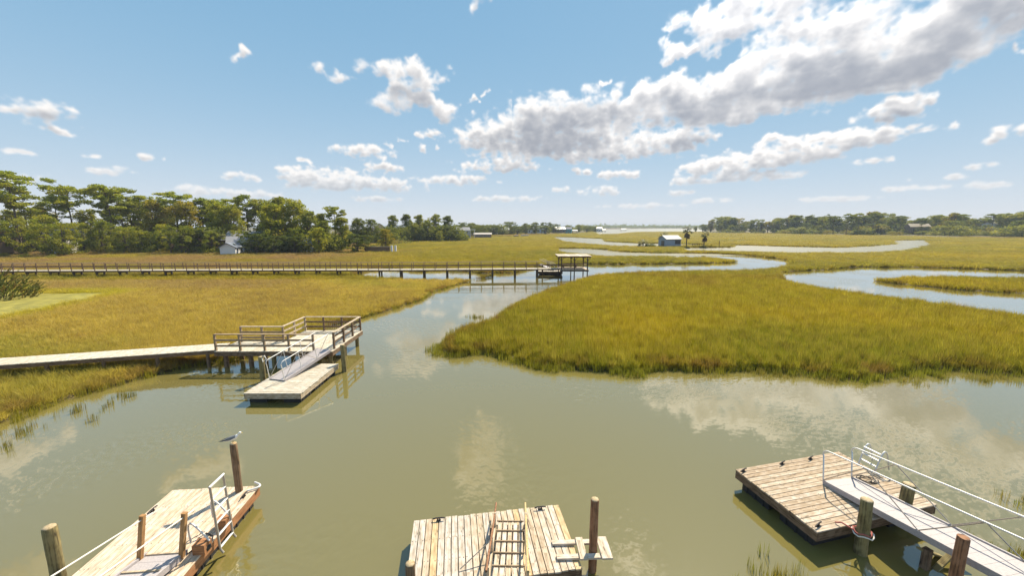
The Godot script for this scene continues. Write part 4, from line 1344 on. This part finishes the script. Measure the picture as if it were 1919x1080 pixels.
func platform() -> void:
	var D := 1.0
	var o := thing("pier_platform", "fixed timber platform with railings at the end of the pale boardwalk", "pier", Vector3(-12.0, 0, -22.0))
	# main deck x -13.7..-9.9, z -24.7..-20.4 and a wing reaching towards the boardwalk
	var x0 := -1.7; var x1 := 2.1; var z0 := -2.75; var z1 := 1.6
	var n := int((x1 - x0) / 0.155)
	for k in n:
		put(o, "plank", beam(snappedf(z1 - z0, 0.01), 0.142, 0.036, rng.randi() % 6), any(M.white_wood), T(Vector3(x0 + (k + 0.5) * (x1 - x0) / n, D - 0.018, (z0 + z1) / 2), PI / 2))
	var w0 := -4.45; var wz0 := -0.25; var wz1 := 1.6
	var m := int((x0 - w0) / 0.155)
	for k in m:
		put(o, "plank", beam(snappedf(wz1 - wz0, 0.01), 0.142, 0.036, rng.randi() % 6), any(M.white_wood), T(Vector3(w0 + (k + 0.5) * (x0 - w0) / m, D - 0.018, (wz0 + wz1) / 2), PI / 2))
	# rim joists
	for s in [[Vector3(w0, 0, wz1 - 0.03), Vector3(x1, 0, wz1 - 0.03)], [Vector3(x1 - 0.03, 0, z0), Vector3(x1 - 0.03, 0, z1 - 0.08)], [Vector3(x0, 0, z0 + 0.03), Vector3(x1 - 0.07, 0, z0 + 0.03)], [Vector3(x0 + 0.03, 0, z0 + 0.07), Vector3(x0 + 0.03, 0, wz0)], [Vector3(w0, 0, wz0 + 0.03), Vector3(x0, 0, wz0 + 0.03)]]:
		bar(o, "joist", s[0] + Vector3(0, D - 0.165, 0), s[1] + Vector3(0, D - 0.165, 0), 0.05, 0.24, M.brown_wood)
	for x in [x0 + 0.3, x1 - 0.3, (x0 + x1) / 2]:
		for z in [z0 + 0.3, (z0 + z1) / 2, z1 - 0.35]:
			put(o, "pile", lathe([Vector2(0.12, -0.8), Vector2(0.115, D - 0.05)], 10, 0.1, 4), M.pile_green, T(Vector3(x, 0, z)))
	for x in [w0 + 0.4, w0 + 1.8]:
		for z in [wz0 + 0.3, wz1 - 0.3]:
			put(o, "pile", lathe([Vector2(0.12, -0.8), Vector2(0.115, D - 0.05)], 10, 0.1, 6), M.brown_wood, T(Vector3(x, 0, z)))
	var h := 0.92
	# front railing, before the wing
	rail_run(o, Vector3(w0 + 0.06, D, wz1 - 0.1), Vector3(1.02, D, wz1 - 0.1), h, 4, M.rail_wood, M.rail_wood, [0.30, 0.62])
	# railing of the wing's far side
	rail_run(o, Vector3(w0 + 0.35, D, wz0 + 0.1), Vector3(x0 + 0.1, D, wz0 + 0.1), h, 2, M.cap_wood, M.rail_wood, [0.30, 0.62])
	rail_run(o, Vector3(x0 + 0.08, D, wz0 + 0.1), Vector3(x0 + 0.08, D, z0 + 0.1), h, 2, M.cap_wood, M.cap_wood, [0.34, 0.66], true)
	rail_run(o, Vector3(x0 + 0.1, D, z0 + 0.1), Vector3(x1 - 0.1, D, z0 + 0.1), h, 3, M.cap_wood, M.brown_wood, [0.30, 0.62], true)
	rail_run(o, Vector3(x1 - 0.1, D, z0 + 0.1), Vector3(x1 - 0.1, D, z1 - 0.45), h, 3, M.cap_wood, M.brown_wood, [0.34, 0.66], true)
	# fine mesh between the far posts
	for k in 18:
		put(o, "baluster", beam(0.62, 0.018, 0.018, 0), M.old_metal, frame_along(Vector3(x0 + 1.45 + k * 0.125, D + 0.02, z0 + 0.13), Vector3(x0 + 1.45 + k * 0.125, D + 0.62, z0 + 0.13), Vector3.BACK))
	# boardwalk
	var bw := thing("boardwalk", "low pale boardwalk crossing the golden marsh to the railed platform", "boardwalk", Vector3(-16.5, 0, -21.33))
	var e := Vector3(-12.6, -0.0, 3.35)
	var bn := 84
	var f := frame_along(Vector3.ZERO, e)
	for k in bn:
		put(bw, "plank", beam(1.32, 0.142, 0.036, rng.randi() % 6), any(M.white_wood), Transform3D(Basis(f.basis.z, f.basis.y, -f.basis.x), e * ((k + 0.5) / bn) + Vector3(0, D - 0.02 + rng.randf_range(-0.004, 0.004), 0)))
	for s in [-1, 1]:
		bar(bw, "stringer", Vector3(0, D - 0.14, 0) + f.basis.z * s * 0.6, e + Vector3(0, D - 0.14, 0) + f.basis.z * s * 0.6, 0.05, 0.20, M.brown_wood)
		for k in 6: put(bw, "pile", lathe([Vector2(0.09, -0.4), Vector2(0.085, D - 0.05)], 9, 0.1, k), M.brown_wood, T(e * (0.05 + 0.18 * k) + f.basis.z * s * 0.58))
	# float and gangway
	var fl := float_dock("pale floating dock below the railed platform, dark floats along its side", Vector3(-10.62, 0, -17.95), 0.0, 2.55, 3.75, 0.5, true, M.white_wood, M.cap_wood)
	gangway("short aluminium gangway sloping from the railed platform to its float", Vector3(-11.25, 0.56, -17.50), Vector3(-10.45, 1.06, -20.62), 0.92, 0.95, true, 3)
	piling("greenish piling topped with a rope knot beside the small float", Vector3(-12.62, 0, -18.55), 1.32, 0.13, M.pile_green)
	tag(put(self, "rope_knot", tube([Vector3(-12.55, 1.34, -18.55), Vector3(-12.42, 1.40, -18.5), Vector3(-12.32, 1.24, -18.48), Vector3(-12.46, 1.10, -18.42), Vector3(-12.52, 1.3, -18.46)], 0.03, 6), M.rope_white), "pale rope knotted at the top of the greenish piling", "rope")
	piling("dark wet piling between the platform's corner post and the float", Vector3(-9.12, 0, -19.95), 1.5, 0.12, M.pile_green)

# ---- the long railed walkway over the marsh
func walkway() -> void:
	var D := 1.3
	var a := spot(-160, 508, D)
	var b := spot(400, 505.5, D)
	var c := spot(752, 505, D)
	var d := spot(1048, 503, D)
	var runs := [[a, b], [b, c], [c, d]]
	var o := thing("long_walkway", "long brown timber walkway on piles with railings, crossing the whole marsh", "walkway", Vector3(b.x, 0, b.z))
	var off := o.position
	for run in runs:
		var p: Vector3 = run[0] - Vector3(off.x, 0, off.z)
		var q: Vector3 = run[1] - Vector3(off.x, 0, off.z)
		var l := p.distance_to(q)
		var f := frame_along(p, q)
		var side := f.basis.z
		var parts := int(l / 3.1)
		for k in parts:
			var p0 := p.lerp(q, float(k) / parts)
			var p1 := p.lerp(q, float(k + 1) / parts)
			var cc := (p0 + p1) / 2
			put(o, "deck_section", beam(snappedf(l / parts - 0.01, 0.01), 1.6, 0.05, k % 5), any(M.white_wood), Transform3D(f.basis, cc + Vector3(0, -0.025, 0)))
			for s in [-1, 1]:
				put(o, "stringer", beam(snappedf(l / parts, 0.01), 0.05, 0.18, k % 3), M.brown_wood, Transform3D(f.basis, cc + Vector3(0, -0.145, 0) + side * s * 0.7))
				put(o, "pile", lathe([Vector2(0.14, -0.6), Vector2(0.13, D - 0.2)], 8, 0.1, 5), M.dark_wood, T(Vector3(p0.x, 0, p0.z) + side * s * 0.55))
				for e in 2:
					put(o, "post", beam(1.12, 0.09, 0.09, e), M.brown_wood, frame_along(p0.lerp(p1, e * 0.5) + side * s * 0.76 + Vector3(0, -0.08, 0), p0.lerp(p1, e * 0.5) + side * s * 0.76 + Vector3(0, 1.04, 0), Vector3.BACK))
				put(o, "rail_cap", beam(snappedf(l / parts, 0.01), 0.15, 0.045, k % 3), M.rail_wood, Transform3D(f.basis, cc + Vector3(0, 1.06, 0) + side * s * 0.76))
				put(o, "rail", beam(snappedf(l / parts, 0.01), 0.035, 0.11, k % 3), M.brown_wood, Transform3D(f.basis, cc + Vector3(0, 0.55, 0) + side * s * 0.72))
			put(o, "cross_beam", beam(1.5, 0.14, 0.22, 1), M.dark_wood, Transform3D(Basis(side, f.basis.y, -f.basis.x), Vector3(p0.x, D - 0.30, p0.z)))
	# pier head with its roof
	var h := thing("pier_shelter", "open timber shelter with flat pale roof at the walkway's end", "shelter", Vector3(d.x + 1.6, 0, d.z))
	for k in 12: put(h, "deck_plank", beam(4.4, 0.33, 0.05, k % 5), any(M.tan_wood), T(Vector3(0.5, D - 0.03, -1.9 + k * 0.345)))
	for x in [-1.5, 0.5, 2.5]:
		for z in [-1.75, 1.75]:
			put(h, "post", beam(4.1, 0.15, 0.15, 1), M.dark_wood, frame_along(Vector3(x, -0.7, z), Vector3(x, D + 1.85, z), Vector3.BACK))
			for s in [-1, 1]: put(h, "knee_brace", beam(0.6, 0.09, 0.07, 0), M.dark_wood, frame_along(Vector3(x, D + 1.35, z), Vector3(x + s * 0.42, D + 1.8, z)))
	for z in [-1.75, 1.75]:
		put(h, "roof_beam", beam(5.0, 0.10, 0.2, 2), M.brown_wood, T(Vector3(0.5, D + 1.92, z)))
		put(h, "rail", beam(4.1, 0.12, 0.06, 2), M.brown_wood, T(Vector3(0.5, D + 1.0, z - 0.1)))
		put(h, "rail", beam(4.1, 0.06, 0.10, 1), M.brown_wood, T(Vector3(0.5, D + 0.5, z - 0.1)))
		put(h, "joist", beam(4.4, 0.08, 0.25, 3), M.dark_wood, T(Vector3(0.5, D - 0.19, z)))
	for k in 11: put(h, "roof_panel", beam(4.6, 0.44, 0.05, k % 4), M.old_metal if k % 4 == 3 else M.tan_wood[3], Transform3D(Basis(Vector3.UP, PI / 2), Vector3(-1.85 + k * 0.47, D + 2.06, 0)))
	put(h, "bench", beam(2.4, 0.42, 0.06, 1), M.brown_wood, T(Vector3(0.2, D + 0.45, -1.35)))
	for x in [-0.8, 1.2]: put(h, "bench_leg", beam(0.44, 0.3, 0.07, 1), M.brown_wood, frame_along(Vector3(x, D, -1.35), Vector3(x, D + 0.43, -1.35), Vector3.BACK))
	# the float before it
	var fp := spot(1030, 514, 0.0)
	var fo := thing("floating_dock", "dark sided low float moored before the roofed pier shelter", "dock", Vector3(fp.x, 0, fp.z + 0.6), -0.08)
	for k in 14: put(fo, "plank", beam(1.9, 0.26, 0.05, k % 5), any(M.white_wood), T(Vector3(-1.85 + k * 0.285, 0.6, 0), PI / 2))
	for s in [-1, 1]:
		put(fo, "skirt_board", beam(4.0, 0.06, 0.34, 1), M.dark_wood, T(Vector3(0, 0.40, s * 0.93)))
		put(fo, "skirt_board", beam(1.78, 0.06, 0.34, 2), M.dark_wood, T(Vector3(s * 1.97, 0.40, 0), PI / 2))
		put(fo, "float_block", box(3.6, 0.4, 0.5), M.float_black, T(Vector3(0, 0.10, s * 0.6)))
	gangway("tiny curved gangway from the long walkway down to the moored float", Vector3(fp.x + 0.9, 0.66, fp.z + 0.5), Vector3(fp.x - 1.5, 1.5, fp.z - 1.9), 0.9, 0.9, true, 2)
	piling("thin dark piling at the corner of the moored float", Vector3(fp.x - 1.35, 0, fp.z + 1.75), 1.7, 0.1, M.dark_wood)

func docks() -> void:
	dock_with_ladder()
	dock_with_poles()
	dock_with_gangway()
	platform()
	walkway()

# ---------------------------------------------------------------- houses
func gable_roof(w: float, d: float, rise: float, over: float, t := 0.14) -> ArrayMesh:      # ridge along x
	var st := begin()
	var a := w / 2 + over
	var b := d / 2 + over
	var drop := -over * rise / (d / 2)
	for s in [-1, 1]:
		var e0 := Vector3(-a, drop, s * b)
		var e1 := Vector3(a, drop, s * b)
		var r0 := Vector3(-a, rise, 0)
		var r1 := Vector3(a, rise, 0)
		var up := Vector3(0, t, 0)
		if s > 0:
			quad(st, r0 + up, r1 + up, e1 + up, e0 + up); quad(st, r0, e0, e1, r1)
			quad(st, e0, e0 + up, e1 + up, e1)
		else:
			quad(st, r0 + up, e0 + up, e1 + up, r1 + up); quad(st, r0, r1, e1, e0)
			quad(st, e0, e1, e1 + up, e0 + up)
		for q in [[e0, r0], [e1, r1]]:
			quad(st, q[0], q[1], q[1] + up, q[0] + up)
	return finish(st)

func house_walls(w: float, d: float, h: float, rise: float) -> ArrayMesh:
	var st := begin()
	box_into(st, T(Vector3(0, h / 2, 0)), Vector3(w, h, d))
	for s in [-1, 1]:
		var x: float = s * w / 2
		tri(st, Vector3(x, h, -d / 2), Vector3(x, h + rise, 0), Vector3(x, h, d / 2))
	return finish(st)

func house(called: String, label: String, category: String, at: Vector3, turn: float, w: float, d: float, h: float, rise: float, wall: Material, roof: Material, wins := 2, storeys := 1, door := true, ends := false) -> Node3D:
	var o := thing(called, label, category, at, turn)
	put(o, "wall", house_walls(w, d, h, rise), wall)
	put(o, "roof", gable_roof(w, d, rise, 0.35), roof, T(Vector3(0, h + 0.02, 0)))
	for f in storeys:
		for k in wins:
			var x := w * ((k + 0.5) / wins - 0.5) * 0.9
			if door and f == 0 and k == wins / 2 and wins > 1: continue
			var win := put(o, "window", box(w * 0.34 / wins + 0.35, h / storeys * 0.46, 0.06), M.trim, T(Vector3(x, h * (f + 0.55) / storeys, d / 2 + 0.03)))
			put(win, "pane", box(w * 0.34 / wins + 0.2, h / storeys * 0.46 - 0.14, 0.02), M.pane, T(Vector3(0, 0, 0.035)))
	if door:
		var x := w * ((wins / 2 + 0.5) / maxf(wins, 1) - 0.5) * 0.9
		put(o, "door", box(0.95, 2.0, 0.06), M.door, T(Vector3(x, 1.0, d / 2 + 0.03)))
	if ends:
		var win := put(o, "window", box(0.06, h * 0.5, d * 0.3), M.trim, T(Vector3(-w / 2 - 0.03, h * 0.5, 0)))
		put(win, "pane", box(0.02, h * 0.5 - 0.14, d * 0.3 - 0.14), M.pane, T(Vector3(-0.035, 0, 0)))
	return o

func palm(label: String, at: Vector3, h: float, l: float, dead: int, group := "") -> void:
	var o := thing("palm_tree", label, "palm", at, rng.randf() * TAU, group)
	var top := Vector3(rng.randf_range(-0.2, 0.2), h, rng.randf_range(-0.2, 0.2))
	put(o, "trunk", tube([Vector3(0, -0.3, 0), top * 0.5 + Vector3(0.08, 0, 0), top], 0.2, 8, 0.15), M.palm_bark)
	var c := palm_crown(int(at.x * 3) + 50, 26, l, dead)
	put(o, "crown", c[0], M.leaf_oak, T(top))
	if c[1]: put(o, "dead_fronds", c[1], M.leaf_oak, T(top))

func by(px: float, py: float, depth: float, y := 0.7) -> Vector3:
	var p := at_depth(px, py, depth)
	return Vector3(p.x, y, p.z)

func small_boat(label: String, at: Vector3, turn: float, l: float, hull: Material, cover: Material) -> void:
	var o := thing("covered_boat", label, "boat", at, turn)
	var st := begin()
	var rings := []
	for i in 7:
		var t := i / 6.0
		var b := l * 0.17 * sqrt(1.0 - pow(t, 3.0))
		rings.append([Vector3(l * (t - 0.5), 0.75 + 0.2 * t * t, -b), Vector3(l * (t - 0.5), 0.2 + 0.25 * t * t, -b * 0.7), Vector3(l * (t - 0.5), 0.12 + 0.3 * t * t, 0), Vector3(l * (t - 0.5), 0.2 + 0.25 * t * t, b * 0.7), Vector3(l * (t - 0.5), 0.75 + 0.2 * t * t, b)])
	for i in 6:
		for k in 4: quad(st, rings[i][k], rings[i][k + 1], rings[i + 1][k + 1], rings[i + 1][k])
	for k in 3: tri(st, rings[0][0], rings[0][k + 2], rings[0][k + 1])
	put(o, "hull", finish(st), hull)
	var cv := begin()
	for i in 6:
		var up := Vector3(0, 0.62 * sin(PI * clampf(i / 5.5, 0, 1)), 0)
		var un := Vector3(0, 0.62 * sin(PI * clampf((i + 1) / 5.5, 0, 1)), 0)
		var m0: Vector3 = (rings[i][0] + rings[i][4]) / 2 + up
		var m1: Vector3 = (rings[i + 1][0] + rings[i + 1][4]) / 2 + un
		quad(cv, rings[i][0], rings[i + 1][0], m1, m0)
		quad(cv, m0, m1, rings[i + 1][4], rings[i][4])
	put(o, "cover", finish(cv), cover)
	for s in [-1, 1]: put(o, "trailer_stand", box(0.2, 0.3, l * 0.2), M.dark_iron, T(Vector3(s * l * 0.22, 0.05, 0)))

func houses() -> void:
	M.trim = plain(Color(0.75, 0.74, 0.72), 0.6)
	M.pane = plain(Color(0.03, 0.04, 0.06), 0.08)
	M.door = plain(Color(0.12, 0.10, 0.09), 0.6)
	var speck := blotches(33, 0.03, Color(0.86, 0.86, 0.87), Color(1, 1, 1))
	var white := wood(speck, Color(0.78, 0.77, 0.76), 0.7)
	var cream := wood(speck, Color(0.70, 0.55, 0.36), 0.7)
	var blue := wood(speck, Color(0.30, 0.40, 0.55), 0.7)
	var pale_blue := wood(speck, Color(0.55, 0.62, 0.72), 0.7)
	var teal := wood(speck, Color(0.06, 0.34, 0.40), 0.7)
	var shingle := wood(speck, Color(0.30, 0.30, 0.32), 0.85)
	var slate := wood(speck, Color(0.16, 0.19, 0.25), 0.8)
	var metal := wood(speck, Color(0.74, 0.74, 0.74), 0.45)
	var red := wood(speck, Color(0.40, 0.09, 0.07), 0.8)
	var brown := wood(speck, Color(0.24, 0.17, 0.12), 0.85)
	# left wood
	house("garden_shed", "low white gabled shed with slate roof at the meadow's edge", "shed", by(434, 460, 104), PI / 2 + 0.35, 6.5, 3.4, 1.75, 1.0, white, slate, 2, 1, false)
	house("house", "long low house with grey shingle roof half hidden by dark oaks", "house", by(485, 450, 120), 0.12, 16.0, 9.0, 3.2, 2.4, brown, shingle, 5)
	house("annexe", "grey roofed annexe between the white shed and the long house", "house", by(452, 450, 112), 0.5, 6.0, 5.0, 2.6, 1.6, white, shingle, 2)
	house("cottage", "small white cottage under the yellow green tree", "cottage", by(583, 460, 112), -0.2, 3.6, 4.0, 2.5, 1.2, white, shingle, 2)
	house("house", "tall white house glimpsed between pine trunks above the walkway", "house", by(278, 425, 142), 0.3, 9.0, 8.0, 7.2, 2.6, white, metal, 3, 2)
	house("house", "brown house with steep gable deep in the left wood", "house", by(118, 430, 118), 1.1, 9.0, 7.5, 4.6, 3.4, brown, shingle, 3)
	house("house", "red roofed house with white porch posts beside the tall pines", "house", by(-28, 450, 100), 0.15, 9.0, 7.0, 4.2, 1.6, brown, red, 3)
	house("cottage", "white walled cottage beneath the brown gabled house", "cottage", by(118, 445, 106), 0.2, 3.5, 4.0, 3.4, 0.9, white, shingle, 1)
	# across the meadow
	house("house", "pale blue white house behind the round meadow oak", "house", by(661, 432, 176), 0.2, 8.0, 7.0, 5.5, 2.2, pale_blue, shingle, 3, 2)
	house("house", "yellow house with lit wall between two shore trees", "house", by(703, 432, 182), -0.5, 6.5, 6.0, 6.6, 1.8, cream, shingle, 2, 2)
	var wl := thing("bulkhead", "low brown timber bulkhead ending in two white posts", "wall", by(712, 460, 114, 0.6))
	for k in 12: put(wl, "plank", beam(1.75, 0.60, 0.07, k % 4), M.brown_wood, frame_along(Vector3(-4.2 + k * 0.62, -0.3, 0), Vector3(-4.2 + k * 0.62, 1.25, 0), Vector3.BACK))
	put(wl, "cap", beam(7.6, 0.3, 0.14, 1), M.cap_wood, T(Vector3(-0.8, 1.35, 0)))
	for x in [3.5, 4.6]: put(wl, "white_post", box(0.5, 1.9, 0.5), white, T(Vector3(x, 0.75, 0)))
	house("house", "blue house with white roofed porch at the meadow's far edge", "house", by(862, 440, 250), 0.25, 12.0, 8.0, 4.6, 2.0, blue, shingle, 4, 2)
	var porch := thing("porch", "white post porch roof standing against the blue house", "porch", by(882, 440, 244))
	put(porch, "roof", box(6.0, 0.25, 4.0), metal, T(Vector3(0, 5.2, 0)))
	put(porch, "deck", box(5.6, 0.2, 3.8), M.cap_wood, T(Vector3(0, 2.2, 0)))
	for x in [-2.6, 0, 2.6]: put(porch, "post", box(0.22, 5.1, 0.22), white, T(Vector3(x, 2.55, 1.7)))
	house("long_shed", "long low pale shed beyond the meadow beside the blue house", "shed", by(905, 440, 262), 0.05, 11.5, 4.0, 2.0, 0.9, brown, wood(speck, Color(0.62, 0.55, 0.48)), 4, 1, false)
	small_boat("dark covered boat ashore at the meadow's far edge", by(968, 441, 290, 0.4), 0.9, 5.5, M.dark_wood, plain(Color(0.05, 0.035, 0.04), 0.8))
	small_boat("pale skiff under a dark cover next to the covered boat", by(984, 439, 300, 0.5), 0.2, 6.5, white, plain(Color(0.07, 0.06, 0.07), 0.8))
	var far := [[922, 430, 345, 9, white, metal, "white house with bright metal roof left of the hazy grove"], [946, 430, 350, 7, brown, metal, "brown house under a thin white roof by the hazy grove"], [1048, 430, 440, 13, brown, metal, "wide low house with white roof edge near the teal house"], [1066, 431, 430, 6, teal, shingle, "small teal walled house among the hazy trees"],
		[1122, 431, 560, 8, white, metal, "tiny white house at the far river's edge"], [995, 430, 395, 8, pale_blue, shingle, "blue grey house in the middle of the hazy grove"], [1015, 430, 410, 9, blue, slate, "dark blue house among the hazy shore trees"]]
	for f in far:
		house("far_house", f[6], "house", by(f[0], f[1], f[2]), rng.randf_range(-0.3, 0.3), f[3], 7.0, 4.4, 2.0, f[4], f[5], 3, 1)
	for f in [[1077, 436, 430, 5.5, "little boat shed with white roof on the river marsh"], [1130, 433.5, 560, 7.0, "white boat shelter standing at the river's landing"], [1168, 431.5, 700, 9.0, "white cabin on the spit in the wide river"]]:
		var bp := by(f[0], f[1], f[2], 0.3)
		var bs := thing("boat_shelter", f[4], "shelter", bp)
		put(bs, "roof", gable_roof(f[3], f[3] * 0.7, 0.8, 0.2), metal, T(Vector3(0, 3.0, 0)))
		for x in [-1, 1]:
			for z in [-1, 1]: put(bs, "post", box(0.3, 3.3, 0.3), M.dark_wood, T(Vector3(x * f[3] * 0.45, 1.4, z * f[3] * 0.3)))
		put(bs, "deck", box(f[3], 0.3, f[3] * 0.7), M.brown_wood, T(Vector3(0, 0.5, 0)))
	# boathouse on the marsh
	var hut := house("boathouse", "small pale blue boathouse with metal roof alone on the marsh", "boathouse", by(1254, 462, 146, 0.35), 0.32, 6.6, 4.4, 2.9, 1.2, wood(speck, Color(0.32, 0.38, 0.48), 0.7), wood(speck, Color(0.52, 0.52, 0.52), 0.6), 0, 1, false)
	var wn := put(hut, "window", box(2.4, 1.5, 0.08), M.door, T(Vector3(1.8, 1.75, 2.23)))
	put(wn, "pane", box(2.2, 1.3, 0.03), M.pane, T(Vector3(0, 0, 0.05)))
	put(hut, "door", box(0.08, 2.0, 1.7), M.door, T(Vector3(-3.33, 1.25, 0.3)))
	put(hut, "foundation", box(6.8, 0.7, 4.6), M.cap_wood, T(Vector3(0, -0.15, 0)))
	palm("taller shaggy palm with brown dead fronds beside the boathouse", by(1286, 462, 145, 0.2), 6.3, 2.3, 40)
	palm("shorter shaggy palm on the brown spit past the boathouse", by(1318, 462, 145, 0.2), 4.7, 2.0, 40)
	palm("dark palm growing against the boathouse's gable end", by(1242, 460, 151, 0.2), 4.2, 2.2, 8)
	palm("low round palmetto on the marsh before the boathouse", by(1204, 463, 143, 0.1), 1.7, 2.4, 0)
	plant_tree("shrub", "shrub", "small dark shrub between the round palmetto and the boathouse", by(1220, 463, 143, 0.15), 1.9, "", 4, 0, 1.3)
	for t in [[1302, 0.9], [1312, 1.0], [1328, 1.2], [1338, 0.9], [1352, 0.8], [1366, 0.8]]:
		plant_tree("shrub", "shrub", "low brown scrub on the narrow spit past the palms", by(t[0], 463, 144, 0.05), t[1], "brown scrub on the spit", 3, -1, 1.9)
	tag(put(self, "marker_post", beam(2.9, 0.16, 0.16, 1), M.dark_wood, frame_along(by(1347, 463, 145, -0.3), by(1347, 463, 145, 2.6), Vector3.BACK)), "thin dark marker post on the brown spit", "post")
	var fence := thing("spit_railing", "broken dark railing on the spit between the two shaggy palms", "railing", by(1304, 462, 145, 0.2))
	for k in 5: put(fence, "post", box(0.16, 1.5, 0.16), M.dark_wood, T(Vector3(-1.4 + k * 0.9, 0.6, 0)))
	put(fence, "rail", box(3.8, 0.14, 0.1), M.dark_wood, T(Vector3(0.4, 1.15, 0.13)))
	# palmettos along the left wood
	for t in [[352, 440, 109], [372, 434, 111], [390, 436, 110], [345, 446, 106], [408, 440, 110], [318, 446, 108]]:
		var p := at_depth(t[0], t[1], t[2])
		palm("fan palm with drooping tan leaves at the foot of the wood", Vector3(p.x, 0.65, p.z), p.y - 0.65 - 0.5, 2.1, 12, "fan palms at the foot of the wood")
	# beyond the wide marsh
	house("house", "white walled house showing among the far wood's pines", "house", by(1856, 425, 322), 0.4, 9.0, 8.0, 9.0, 2.0, white, shingle, 3, 2)
	house("house", "tan roofed house showing between low trees of the far wood", "house", by(1718, 430, 345), -0.3, 14.0, 8.0, 7.0, 2.6, brown, wood(speck, Color(0.55, 0.46, 0.34)), 4, 1)
	var fd := thing("far_jetty", "thin white jetty lying along the foot of the far wood", "jetty", by(1352, 434, 470, 0.9))
	put(fd, "deck", box(28, 0.35, 1.6), white, T(Vector3(0, 0.6, 0)))
	for k in 8: put(fd, "pile", box(0.35, 1.9, 0.35), M.dark_wood, T(Vector3(-13 + k * 3.7, -0.4, 0)))
	# feathery cedar bush at the pond
	var st := begin()
	var r := RandomNumberGenerator.new()
	r.seed = 61
	var bp := spot(2, 562, 0.1)
	for k in 420:
		var a := r.randf() * TAU
		var q := 2.6 * sqrt(r.randf())
		var root := Vector3(cos(a) * q, r.randf_range(0.05, 2.5) * (1.25 - q / 3.2), sin(a) * q)
		var dir := (Vector3(cos(a) * 0.9, r.randf_range(0.25, 1.3), sin(a) * 0.9) + Vector3(r.randfn(), 0, r.randfn()) * 0.3).normalized()
		var l := r.randf_range(0.7, 1.3)
		var tone := Color(0.27, 0.28, 0.045).lerp(Color(0.11, 0.13, 0.04), r.randf()).lerp(Color(0.34, 0.18, 0.07), 0.5 if r.randf() < 0.2 else 0.0)
		for j in 44:
			var t := r.randf()
			var p := root + dir * l * t
			var u := (dir * 1.3 + Vector3(r.randfn(), r.randfn(), r.randfn()) * 0.7).normalized()
			var v := u.cross(Vector3(r.randfn(), r.randfn(), r.randfn())).normalized()
			var s := 0.16 * (1.15 - 0.6 * t)
			var e := r.randf_range(0.7, 1.3)
			st.set_color(Color(tone.r * e, tone.g * e, tone.b * e))
			quad(st, p - v * s * 0.25, p + u * s, p + v * s * 0.25, p - u * s * 0.3)
	var cb := thing("cedar_bush", "feathery dark cedar bush on the edge of the lime green pond", "bush", bp)
	put(cb, "crown", finish(st), M.leaf_pine)
	for k in 4: put(cb, "stem", tube([Vector3(0.1 * k, -0.1, 0), Vector3(-0.5 + 0.4 * k, 0.9, 0.3 * sin(k)), Vector3(-1.0 + 0.8 * k, 1.7, 0.6 * sin(k))], 0.06, 6, 0.02), M.bark)

func _ready() -> void:
	rng.seed = 4
	setup()
	materials()
	land()
	docks()
	woods()
	houses()
	grass()
